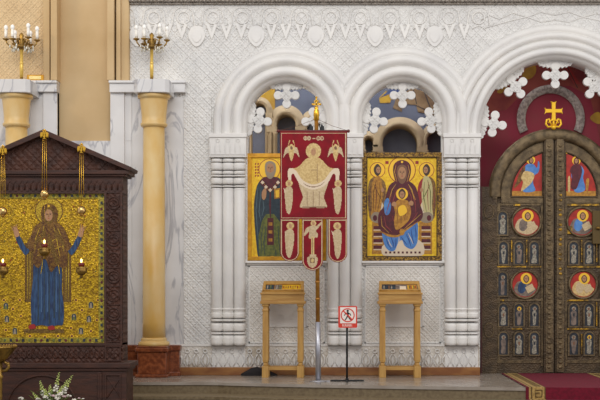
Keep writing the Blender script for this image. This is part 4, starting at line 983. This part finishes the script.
# ------------------------------------------------------------------ slanted icon stands (lecterns)
def lectern(cxf, label):
    Yf, Yb = -.46, -.16; s_ = S(Yf); X = wx(cxf, Yf)
    t = thing('icon_lectern', label, 'lectern', (X, Yf, 0), 'slant-topped oak icon lecterns')
    hw = .262
    for sx in (-1, 1):
        for yy in (Yf+.04, Yb-.04):
            xc = X+sx*(hw-.05); mb = MB(); m = .040
            mb.box(xc-m, xc+m, yy-m, yy+m, .0, .14)
            mb.lathe([(.03,.14),(.034,.16),(.030,.18),(.044,.19),(.044,.20),(.048,.21),(.046,.80),(.052,.81),(.052,.825),(.04,.84),(.04,.86),(.05,.865),(.05,.88)], xc, yy, 4, a0=PI/4, smooth=False)
            mb.box(xc-m, xc+m, yy-m, yy+m, .87, .93)
            mb.build('leg', MOAK, t, bevel=.003)
    mb = MB()
    mb.box(X-hw+.05, X+hw-.05, Yf+.025, Yf+.055, .09, .13); mb.box(X-hw+.05, X+hw-.05, Yb-.055, Yb-.025, .09, .13)
    for sx in (-1, 1): mb.box(X+sx*(hw-.05)-.015, X+sx*(hw-.05)+.015, Yf+.06, Yb-.06, .09, .13)
    mb.build('stretcher', MOAKD, t, bevel=.004)
    # slanted desk: front board, sides and sloping lid
    zf0, zf1 = wz(303, Yf), wz(293, Yf); zr = wz(281, Yb)
    mb = MB()
    prof = [(Yf, zf0), (Yf, zf1), (Yf+.06, zf1+.015), (Yb-.04, zr), (Yb, zr), (Yb, zf0)]
    n = len(prof); tp = lambda y: hw*(1-.06*max(0, (y-Yf)/(Yb-Yf)))
    v = [(X-tp(y), y, z) for y, z in prof]+[(X+tp(y), y, z) for y, z in prof]
    mb.add(v, [tuple(range(n)), tuple(range(2*n-1, n-1, -1))]+[(i, (i+1)%n, n+(i+1)%n, n+i) for i in range(n)])
    mb.box(X-hw-.012, X+hw+.012, Yf-.014, Yb, zf0-.012, zf0+.022); mb.box(X-hw-.01, X+hw+.01, Yf-.012, Yf+.03, zf1-.02, zf1+.004)
    mb.build('desk', MOAKD, t, bevel=.005)
    # picture set into the slope
    ya, za, yb, zb = Yf+.065, zf1+.018, Yb-.12, zr-.03
    ty, tz = yb-ya, zb-za; nn = Vector((0, -tz, ty)).normalized()
    zt = (zr-zf1-.015)/((Yb-.04)-(Yf+.06))
    def on(u, v_, h):  # u across -1..1, v up the slope 0..1
        y = Yf+.07+v_*(Yb-.05-Yf-.08); z = zf1+.015+zt*(y-Yf-.06); return (X+u*hw*(1-.06*(y-Yf)/(Yb-Yf)), y+nn.y*h, z+nn.z*h)
    def slab(mb, u0, u1, v0, v1, h, mt):
        b0 = [on(u0,v0,0), on(u1,v0,0), on(u1,v1,0), on(u0,v1,0)]; b1 = [on(u0,v0,h), on(u1,v0,h), on(u1,v1,h), on(u0,v1,h)]
        mb.add(b0+b1, [(4,5,6,7),(0,1,5,4),(1,2,6,5),(2,3,7,6),(3,0,4,7),(3,2,1,0)], mt)
    mb = MB(); slab(mb, -.95, .95, .70, .98, .012, MOAK); slab(mb, -.95, .95, 0, .10, .014, MOAK); slab(mb, -.96, -.86, 0, 1, .014, MOAK); slab(mb, .86, .96, 0, 1, .014, MOAK)
    mb.build('lid_frame', None, t)
    mb = MB()
    return t, slab, on
t, slab, on = lectern(282.7, 'oak icon lectern with slanted top, left of the banner pole')
mb = MB(); slab(mb, -.86, .86, .1, .70, .004, MGO); slab(mb, -.84, -.42, .14, .66, .006, MTEAL); slab(mb, -.40, -.06, .14, .66, .006, MENB2); slab(mb, -.02, .8, .2, .62, .006, MG)
for k in range(7): slab(mb, .0+.11*k, .05+.11*k, .26+.08*(k%2), .52, .008, [MOCH, MREDD][k%3 == 0])
for k in range(5): slab(mb, -.78+.15*k, -.72+.15*k, .2, .6, .008, [MENS, MGRN, MHAIR][k%3])
mb.build('icon_picture', None, t)
t, slab, on = lectern(400.2, 'oak icon lectern with slanted top, right of the red sign')
mb = MB(); slab(mb, -.86, .86, .1, .70, .004, MENB2); slab(mb, -.84, -.2, .14, .66, .006, MENB); slab(mb, .36, .82, .14, .66, .006, MOCH); slab(mb, .0, .3, .14, .5, .007, MSILK)
for k in range(5): slab(mb, -.78+.12*k, -.72+.12*k, .2, .55, .008, [MENS, MTEAL, MSKIND][k%3])
for k in range(6): slab(mb, .38+.07*k, .42+.07*k, .2+.1*(k%2), .55, .008, [MHALO, MGRN, MREDD][k%3])
mb.build('icon_picture', None, t)

# dark cloth heap behind the left lectern
mb = MB(); Yq = -.115; prof = []
P0 = [(241.5,373.5,.0),(247,371,.2),(252,368.5,.3),(258,367.6,.4),(264,369.5,.3),(270,371,.2),(277,374,.0)]
nA = 10; v = []; f = []
for px, py, r in P0:
    hgt = max(.006, (375.5-py)/80.); X = wx(px, Yq)
    for i in range(nA+1):
        a = PI*i/nA; v.append((X+.008*math.sin(3*a+px), Yq+.04*math.cos(a)*(1 if r else .3), .002+hgt*math.sin(a)*(1+.12*math.sin(5*a+px))))
for i in range(len(P0)-1):
    for k in range(nA): f.append((i*(nA+1)+k, i*(nA+1)+k+1, (i+1)*(nA+1)+k+1, (i+1)*(nA+1)+k))
f.append(tuple(range(nA+1))); f.append(tuple((len(P0)-1)*(nA+1)+k for k in range(nA,-1,-1)))
mb.add(v, f, MCLOTH, True)
tag(mb.build('folded_cloth'), 'dark crumpled cloth on the floor behind the left oak lectern', 'cloth')

# ------------------------------------------------------------------ processional banner
YN = -1.03
bx = lambda x: wx(x, YN); bz = lambda y: wz(y, YN)
t = thing('church_banner', 'crimson velvet church banner with gold embroidered figures on a tall pole', 'banner', (bx(318.5), YN, 0))
mb = MB(); mb.lathe([(.10,0),(.10,.008),(.04,.016),(.03,.02),(.028,.05)], bx(318.3), YN, 24)
mb.box(bx(318), bx(330), YN-.02, YN+.02, 0.0, .012); mb.build('foot', MSTEEL, t)
def pole(y0, y1, r):
    X = lambda y: bx(318.3-2.0*(382-y)/275.)
    return [(X(y0), YN, bz(y0)), (X(y1), YN, bz(y1))], r
mb = MB(); p, r = pole(381, 322, .032); mb.tube(p, r, 14); mb.build('pole_socket', MSTEEL, t)
mb = MB(); p, r = pole(323, 118, .024); mb.tube(p, r, 14)
for y in (300, 283): p, _ = pole(y, y-2, .03); mb.tube(p, .028, 14)
mb.build('pole', mat('gilt_wood_pole', (176,124,44), .4, .3, col2=(150,98,32), ns=10), t)
mb = MB(); XC = bx(316.4)
mb.lathe([(.02,0),(.034,.01),(.03,.05),(.036,.06),(.03,.12),(.02,.14),(.026,.15),(.012,.17)], XC, YN, 16, cz=bz(121))
for a, b_, c, d in ((-.008,.008,bz(110),bz(98)),(-.045,.045,bz(105),bz(103.6)),(-.025,.025,bz(101.5),bz(100.5))): mb.box(XC+a, XC+b_, YN-.008, YN+.008, c, d)
for a in (-.045,.045): mb.ball((XC+a, YN, bz(104.3)), .013)
mb.ball((XC, YN, bz(97.5)), .014)
mb.tube([(XC+.033*math.cos(i*PI/8), YN, bz(104.3)+.033*math.sin(i*PI/8)) for i in range(16)], .004, 5, None, True)
mb.build('finial', MBRASS, t)
mb = MB(); mb.tube([(bx(278.5), YN-.035, bz(131.4)), (bx(348.3), YN-.035, bz(131.6))], .014, 10); 
for x in (278.5, 348.3): mb.ball((bx(x), YN-.035, bz(131.5)), .02)
mb.build('crossbar', mat('dark_red_wood', (92,26,26), .4), t)
for sx in (-1, 1):
    mb = MB(); mb.prism([(bx(317+sx*5.5+a), bz(b_)) for a, b_ in ((-1.8,131),(-1.8,126),(-.6,124),(1,127),(1.8,125.5),(1.8,131))], YN-.045, YN-.02)
    mb.build('clamp', MBLK, t)
mb = MB()
for x in (279.5, 347.5): mb.tube([(XC, YN-.02, bz(119)), ((XC+bx(x))/2, YN-.02, bz(126)), (bx(x), YN-.03, bz(131))], .0025, 5)
mb.build('cord', mat('brown_cord', (110,76,60), .8), t)
# cloth: fine grid, each cell takes the colour of the embroidery that covers it
def inside(p, poly):
    x, y = p; c = False; n = len(poly); j = n-1
    for i in range(n):
        xi, yi = poly[i]; xj, yj = poly[j]
        if (yi > y) != (yj > y) and x < (xj-xi)*(y-yi)/(yj-yi)+xi: c = not c
        j = i
    return c
def fig(cx, y0, y1, w_, lean=0, mt=None):   # tall haloed saint turned inwards
    h = y1-y0
    return [(MCREAM2, ell(cx-lean*.5, y0+h*.10, h*.105)), (MCREAM, sm([(cx-w_*.4,y0+h*.2),(cx-w_,y0+h*.3),(cx-w_*.85+lean,y0+h*.6),(cx-w_*.6+lean,y0+h*.9),(cx+lean*.6,y1),(cx+w_*.5+lean*.5,y0+h*.85),(cx+w_*.8,y0+h*.55),(cx+w_*.8,y0+h*.3),(cx+w_*.4,y0+h*.2)],4)), (MSKIN, ell(cx-lean*.5, y0+h*.105, h*.045, h*.06, 12)), (MSILK, sm([(cx-w_*.9,y0+h*.3),(cx-w_*1.2-lean,y0+h*.22),(cx-w_*.9,y0+h*.38)],3))]
MEDGE = MCREAM
shapes = []
def outline(x0, y0, x1, y1, w_=.9): return [(MEDGE, rect(x0,y0,x1,y0+w_)), (MEDGE, rect(x0,y1-w_,x1,y1)), (MEDGE, rect(x0,y0,x0+w_,y1)), (MEDGE, rect(x1-w_,y0,x1,y1))]
shapes += outline(281.2, 133.3, 346.3, 218.6)
for c in (305.5, 309, 318.5, 322):   # monogram rounds
    shapes += [(MCREAM, ell(c, 138.8, 1.9, 2.2, 14)), (MRV, ell(c, 138.8, 1.1, 1.4, 12)), (MCREAM, rect(c-.3, 137, c+.3, 140.6))]
shapes += [(MCREAM, rect(312.3,138.6,315.6,139.3))]
for sx in (-1, 1):                   # six-winged seraphs
    c = 313.6+sx*22
    for k in (-1, 1):
        shapes += [(MCREAM2, sm([(c,148),(c+k*3,146),(c+k*1.2,141.5),(c+k*2.2,141),(c+k*3.6,147),(c+k*3,150)],3)), (MCREAM, sm([(c+k*1.5,149),(c+k*5.5,148),(c+k*7.5,155),(c+k*8,158),(c+k*5,154),(c+k*2,153)],3)), (MCREAM2, sm([(c,152),(c+k*2.6,153),(c+k*1.6,158),(c,161.5)],3))]
    shapes += [(MCREAM2, ell(c,149,2.8,4.5,12)), (MSKIND, ell(c,148.5,1.4,1.8,10))]
shapes += [(MCREAM2, ell(313.6,151.5,7.6,7.8,28)),
    (MCREAM, sm([(300,178),(299,184),(301,191),(303,197),(301.5,202),(300,207),(304,208.2),(313,208),(323,208.2),(327,207),(325.5,202),(324,197),(326,190),(328,184),(327,178)],4)),
    (MCREAM2, sm([(309,158),(304,161.5),(301,165),(297,168),(292,169.5),(295,173),(299,179),(304,184),(313,186),(323,184),(329,179),(333,173),(336,169.5),(330,168),(326,165),(323,161.5),(318,158)],4)),
    (MSILK, sm([(289.6,187),(288.4,180),(288,172),(289.6,168.8),(293,169),(296.5,171.5),(299,175.5),(302,179.5),(307,183),(313.5,184.8),(320,183),(325,179.5),(328,175.5),(331,171.5),(334.5,169),(338,168.8),(339.5,172),(339,180),(337.8,187),(336,183),(335.6,176),(333.4,174),(331,178),(328,183),(322,187.5),(313.5,190),(305,187.5),(299,183),(296,178),(293.6,174),(291.6,176),(291,183)],3)),
    (MSKIND, sm([(300,180),(306,185),(313.5,187),(321,185),(327,180),(321,185.7),(313.5,187.7),(306,185.7)],3)),
    (MCREAM2, sm([(309,152),(310,148),(313.6,146.5),(317.2,148),(318.2,152),(317,158),(313.6,160),(310.2,158)],3)), (MSKIN, ell(313.6,152.4,2.6,3.8,16)), (MSKIND, rect(312.2,151.2,313,151.8)), (MSKIND, rect(314.4,151.2,315.2,151.8)),
    (MSKIND, rect(317,164,317.5,182)), (MSKIND, rect(311,170,317,170.5)), (MSKIND, rect(307,192,307.5,206)), (MSKIND, rect(313,192,313.5,207)), (MSKIND, rect(319,192,319.5,206)), (MSKIND, rect(302.5,207,326,207.6))]
shapes += fig(289.3, 180.5, 214.5, 4.6, 0); shapes += fig(338, 180.5, 214.5, 4.6, 0)
MTC_ = []
def cloth(mb, x0, x1, y0, y1, mask, shp, Y0, ph=0):
    nx, ny = int((x1-x0)*2), int((y1-y0)*2); V = {}
    def vert(i, j):
        if (i,j) not in V:
            x = x0+(x1-x0)*i/nx; y = y0+(y1-y0)*j/ny
            k = (y-132)/90.
            V[(i,j)] = len(mb.v)
            mb.v.append((bx(x), Y0-.006*k*math.sin(x*.22+ph)-.004*k*math.sin(x*.5+y*.03+ph), bz(y)))
        return V[(i,j)]
    mr = mb.m(MRV)
    boxes = [(mt, po, min(p[0] for p in po), max(p[0] for p in po), min(p[1] for p in po), max(p[1] for p in po)) for mt, po in shp]
    for i in range(nx):
        for j in range(ny):
            x = x0+(x1-x0)*(i+.5)/nx; y = y0+(y1-y0)*(j+.5)/ny
            q = mask(x, y)
            if q is None: continue
            m_ = MEDGE if q == 2 else MRV
            if q == 1:
                for mt, po, a, b_, c, d in boxes[::-1]:
                    if a <= x <= b_ and c <= y <= d and inside((x,y), po): m_ = mt; break
            mb.f.append([vert(i,j), vert(i,j+1), vert(i+1,j+1), vert(i+1,j)]); mb.mi.append(mb.m(m_)); mb.sm.append(True)
def finish(mb, name):
    o = mb.build(name, None, t, recalc=False)
    so = o.modifiers.new('thickness', 'SOLIDIFY'); so.thickness = .006; so.offset = -1
    return o
mb = MB(); cloth(mb, 280.4, 347.2, 132, 219.4, lambda x, y: 1, shapes, YN-.05); finish(mb, 'main_cloth')
def tail(x0, x1, y1, shp, ph):
    r = (x1-x0)/2; cx = (x0+x1)/2
    def mask(x, y):
        d = 99
        if y > y1-r:
            q = math.hypot(x-cx, y-(y1-r))
            if q > r: return None
            d = r-q
        d = min(d, x-x0, x1-x)
        return 2 if .6 < d < 1.4 or .6 < y-219.4 < 1.3 and d > .6 else 1
    mb = MB(); cloth(mb, x0, x1, 219.4, y1, mask, shp, YN-.05, ph); finish(mb, 'tail')
tail(280.6, 299.4, 261.5, fig(290.2, 222.5, 258, 4.8, -.6), 0)
tail(328.4, 347.2, 262.5, fig(337.6, 222.5, 259, 4.8, .6), 0)
an = [(MCREAM2, ell(313.5,223.5,2.8,2.8,16)), (MSKIN, ell(313.5,223.8,1.4,1.8,10)), (MCREAM, sm([(311,226),(306,229),(304,236),(307,234),(309,232),(310,236),(314,236),(317,238),(318,234),(316,231),(321,225),(321,222),(317,226),(315,226)],3)),
      (MCREAM, sm([(310,233),(309,238),(313,239),(316,237),(315,232)],3)), (MCREAM2, rect(311.2,237,314.6,256)), (MSKIND, rect(312.6,238,313,255)), (MCREAM, rect(309.6,254.5,316.2,256.5)),
      (MCREAM, sm([(308,257),(307.5,262),(309,266),(312.5,268),(316,266),(317.5,262),(317,257)],3)), (MSKIND, rect(310.5,258,314.8,263)), (MCREAM2, ell(312.6,260.5,1.6,2,10))]
tail(302.2, 323.0, 270.6, an, 1)

# ------------------------------------------------------------------ sign on a stand
YS = -1.0; gx = lambda x: wx(x, YS); gz = lambda y: wz(y, YS)
t = thing('sign_stand', 'red and white no walking sign on a thin black post', 'sign', (gx(347), YS, 0))
mb = MB(); mb.box(gx(330.5), gx(364), YS-.016, YS+.016, 0, .018); mb.box(gx(346), gx(348), YS-.16, YS+.16, 0, .016); mb.lathe([(.02,.015),(.018,.04)], gx(347), YS, 12); mb.build('foot', MBLK, t, bevel=.003)
mb = MB(); mb.tube([(gx(347), YS, .01), (gx(347), YS, gz(316))], .012, 10); mb.build('post', MBLK, t)
mb = MB(); x0, y0, x1, y1 = 338.3, 306, 357.2, 327.8; Yp = YS-.03
def rr(x0, y0, x1, y1, r): return [(x0+r-r*math.cos(a), y0+r-r*math.sin(a)) for a in (0,PI/4,PI/2)]+[(x1-r+r*math.sin(a), y0+r-r*math.cos(a)) for a in (0,PI/4,PI/2)]+[(x1-r+r*math.cos(a), y1-r+r*math.sin(a)) for a in (0,PI/4,PI/2)]+[(x0+r-r*math.sin(a), y1-r+r*math.cos(a)) for a in (0,PI/4,PI/2)]
mb.prism([(wx(x,Yp), wz(y,Yp)) for x, y in rr(x0,y0,x1,y1,1.2)], Yp, Yp+.018, MSR); mb.build('panel', None, t)
mb = MB(); G = lambda pts, ly, mt: shape(mb, pts, Yp, ly, mt)
G(rr(340.1,307.2,355.9,323.3,.4), 1, MSW)
c0, c1 = 347.7, 315.2
# walking figure
G(ell(c0, 310.9, 1.15, 1.2, 12), 2, MBLK)
G([(347,312.2),(348.7,312.2),(348.9,315.8),(347.2,316.2)], 2, MBLK)
G([(347.2,315.4),(348.9,315.4),(350.4,318.6),(351.6,320),(350.6,320.4),(349,318.8)], 2, MBLK)
G([(347,315.6),(348.4,316),(346.6,319),(345.2,320.6),(344.6,319.8),(346,317.8)], 2, MBLK)
G([(347.2,312.3),(347.4,313.3),(345.4,314.6),(344.4,316),(343.9,315.4),(345,313.6)], 2, MBLK)
G([(348.4,312.3),(350.6,313.8),(351.2,315.6),(350.5,315.9),(349.8,314.5),(348.4,313.6)], 2, MBLK)
ring(mb, c0, c1, 5.9, 7.0, Yp, 3, MSR, n=36)
q = math.sqrt(.5)*6.3
G([(c0-q-.45, c1-q+.45), (c0-q+.45, c1-q-.45), (c0+q+.45, c1+q-.45), (c0+q-.45, c1+q+.45)], 3, MSR)
k = 342.4
for w_ in (1, .8, 1.1, .7, 1, .9, 1.1, .8):  # lettering strip, too small in the photograph to read
    G(rect(k, 324.3, k+.35, 326.5), 1.5, MSW); G(rect(k, 324.3 if w_ > .9 else 326.1, k+w_*.8, 324.7 if w_ > .9 else 326.5), 1.5, MSW)
    if w_ > .85: G(rect(k+w_*.8-.3, 324.3, k+w_*.8, 326.5), 1.5, MSW)
    k += w_*.8+.55
mb.build('pictogram', None, t)

# ------------------------------------------------------------------ carpet laid over the platform and down the steps
mb = MB()
def edgeY(x): return edge(x)
def strip(xa, xb, mt, lift):   # xa,xb measured at the wall, runs to the edge and over the steps
    n = 12
    path = []
    for i in range(n+1):
        pass
    rows = []
    e0, e1 = edge(xa), edge(xb)
    def row(fn): rows.append((fn(xa, e0), fn(xb, e1)))
    row(lambda x, e: (x, .22, lift)); row(lambda x, e: (x, e-.016-lift, lift))
    for k in range(3):
        z = -.13*(k+1); o_ = .40*(k+1)
        zz = z if k < 2 else -.39
        row(lambda x, e: (x, e-.40*k-.018-lift, zz+lift))
        if k < 2: row(lambda x, e: (x, e-o_-.018-lift, zz+lift))
        else: row(lambda x, e: (x, -16, zz+lift))
    v = []; f = []
    for a, b_ in rows: v += [a, b_]
    for i in range(len(rows)-1): f.append((2*i, 2*i+1, 2*i+3, 2*i+2))
    mb.add(v, f, mt)
x_a = wx(503); x_b = 2*wx(555)-x_a
cols = [(0,.035,MCARPD),(.035,.055,MCARG),(.055,.07,MCARB),(.07,.20,MCARG),(.20,.212,MCARB)]
for a, b_, m_ in cols: strip(x_a+a, x_a+b_, m_, .007); strip(x_b-b_, x_b-a, m_, .007)
n = 14; a = x_a+.212; b_ = x_b-.212
for i in range(n): strip(a+(b_-a)*i/n, a+(b_-a)*(i+1)/n, MCARP, .006)
# greek key in the trim
for side in (0, 1):
    y = .1
    while y > -16:
        x = x_a+.10 if side == 0 else x_b-.18; ex = edge(x)
        for k in range(0, 4):
            lim0 = (.3, ex, ex-.4, ex-.8)[k]; lim1 = (ex, ex-.4, ex-.8, -16)[k]
            if lim1+.08 < y <= lim0-.02: z = (0, -.13, -.26, -.39)[k]; break
        else: y -= .11; continue
        for (p0, p1, q0, q1) in ((0,.08,0,-.012),(.068,.08,0,-.06),(.02,.08,-.05,-.06),(.02,.03,-.03,-.06)):
            mb.box(x+p0, x+p1, y+q1, y+q0, z+.004, z+.0085, MCARB)
        y -= .085
    x = x_a+.10 if side == 0 else x_b-.18
    for k in range(3):
        yy = edge(x+.04)-.4*k-.027
        for (p0, p1, q0, q1) in ((0,.08,.02,.03),(.068,.08,.03,.1),(.0,.08,.095,.105),(0,.012,.055,.1),(0,.05,.05,.06)):
            mb.box(x+p0, x+p1, yy-.003, yy+.003, -.13*k-q1, -.13*k-q0, MCARB)
tag(mb.build('carpet', recalc=False), 'crimson carpet runner with gold trim leading to the bronze doors', 'carpet')

# ------------------------------------------------------------------ brass candle stand, near left corner
YQ = -3.2; X = wx(-1, YQ); z = lambda y: wz(y, YQ)
t = thing('candle_stand', 'brass candle stand with wide bowl cut by left edge', 'candle stand', (X, YQ, -.39))
mb = MB(); mb.lathe([(.03,z(362)),(.06,z(361)),(.085,z(358)),(.13,z(353)),(.155,z(349)),(.165,z(348)),(.175,z(347.5)),(.175,z(346)),(.16,z(346)),(.12,z(350)),(.02,z(352))], X, YQ, 36)
for k in range(36): mb.ball((X+.168*math.cos(k*PI/18), YQ+.168*math.sin(k*PI/18), z(345.8)), .010, None, 8)
mb.build('bowl', MBRASSD, t)
mb = MB(); mb.lathe([(.15,-.39),(.15,-.36),(.08,-.34),(.04,-.30),(.045,-.27),(.03,-.25),(.032,.2),(.045,.22),(.03,.24),(.035,z(362))], X, YQ, 20); mb.build('stem', MBRASSD, t)
for sx in (-1, 1):
    mb = MB(); mb.tube([(X+sx*a, YQ, z(y)) for a, y in ((.03,371),(.07,370.5),(.095,367),(.09,363.5),(.06,363),(.05,361))], .016, 8); mb.ball((X+sx*.085, YQ, z(364)), .02); mb.build('handle', MBRASSD, t)

# ------------------------------------------------------------------ flowers
YW = -2.95; X = wx(50, YW); fz = lambda y: wz(y, YW)
t = thing('flower_vase', 'bouquet of white and pink flowers below the dark icon case', 'flowers', (X, YW, -.39))
mb = MB(); mb.lathe([(.09,-.39),(.11,-.36),(.10,-.2),(.075,-.1),(.085,-.06)], X, YW, 20); mb.build('vase', mat('grey_ceramic_vase', (120,116,108), .3), t)
rnd = random.Random(5)
def spike(px, top, dy):
    xx = wx(px, YW+dy); zt_ = wz(top, YW+dy); mb = MB()
    bs = Vector((X+(xx-X)*.25, YW+dy*.3, -.12)); tp = Vector((xx, YW+dy, zt_))
    mb.tube([bs, (bs+tp)/2+Vector((.01*(1 if xx > X else -1),0,0)), tp], [.005,.004,.002], 6, MLEAF)
    L_ = .20
    for k in range(22):
        u = k/22.; p = tp.lerp(bs, u*.55); r = .006+.013*u; a = k*2.4
        mb.ball((p.x+r*math.cos(a)*1.1, p.y+r*math.sin(a), p.z), r*.85, MYG if u < .6 else MPET, 7, (1,1,.8))
    mb.build('flower_spike', None, t)
for px, top, dy in ((40,381,.05),(59,372.5,.02),(72,375.5,.0),(67,380,.08),(50,385,.1),(33,393,.03),(62,386,-.05),(45,389,-.06)): spike(px, top, dy)
mb = MB()
def bloom(px, py, dy, r, mt):
    c = Vector((wx(px,YW+dy), YW+dy, wz(py,YW+dy)))
    for k in range(9):
        a = rnd.uniform(0, 2*PI); b2 = rnd.uniform(-.6, 1)
        mb.ball(c+Vector((math.cos(a)*r*.55, math.sin(a)*r*.55, b2*r*.4)), r*.5, mt, 7, (1,1,.6))
    mb.tube([c, (X+(c.x-X)*.3, YW, -.1)], .004, 5, MLEAF)
for px, py, dy, r, m_ in ((21,398.5,0,.028,MPET),(45,397,-.08,.024,MPET),(53,396,-.1,.022,MPINK),(60,394,-.1,.028,MPET),(64,397,-.12,.022,MPINK),(69,396,-.08,.026,MPET),(57,399,-.12,.025,MPET),(38,399,-.06,.02,MPET),(79,398.5,0,.016,MPINK),(83,399,0,.014,MPET),(74,400,-.05,.024,MPET),(28,402,0,.02,MPINK),(50,402,-.1,.03,MPET),(66,403,-.1,.03,MPINK)): bloom(px, py, dy, r, m_)
mb.build('blossom', None, t)['kind'] = 'stuff'
mb = MB()
for k in range(46):
    a = rnd.uniform(0, 2*PI); R_ = rnd.uniform(.05, .2); h = rnd.uniform(-.06, .07); c = Vector((X+R_*math.cos(a), YW+R_*.6*math.sin(a), h-.02)); d = Vector((math.cos(a), math.sin(a)*.6, rnd.uniform(.2,1.2))).normalized(); s1 = d.cross(Vector((0,0,1))).normalized()*.012
    n3 = s1.cross(d).normalized()*.003
    v = [c-d*.045, c+s1+n3, c+d*.05, c-s1+n3, c-n3]
    mb.add(v, [(0,1,3),(1,2,3),(0,4,1),(1,4,2),(2,4,3),(3,4,0)], MLEAF)
mb.tube([(X, YW, -.15), (X, YW, 0)], .03, 8, MLEAF)
mb.build('foliage', None, t)['kind'] = 'stuff'
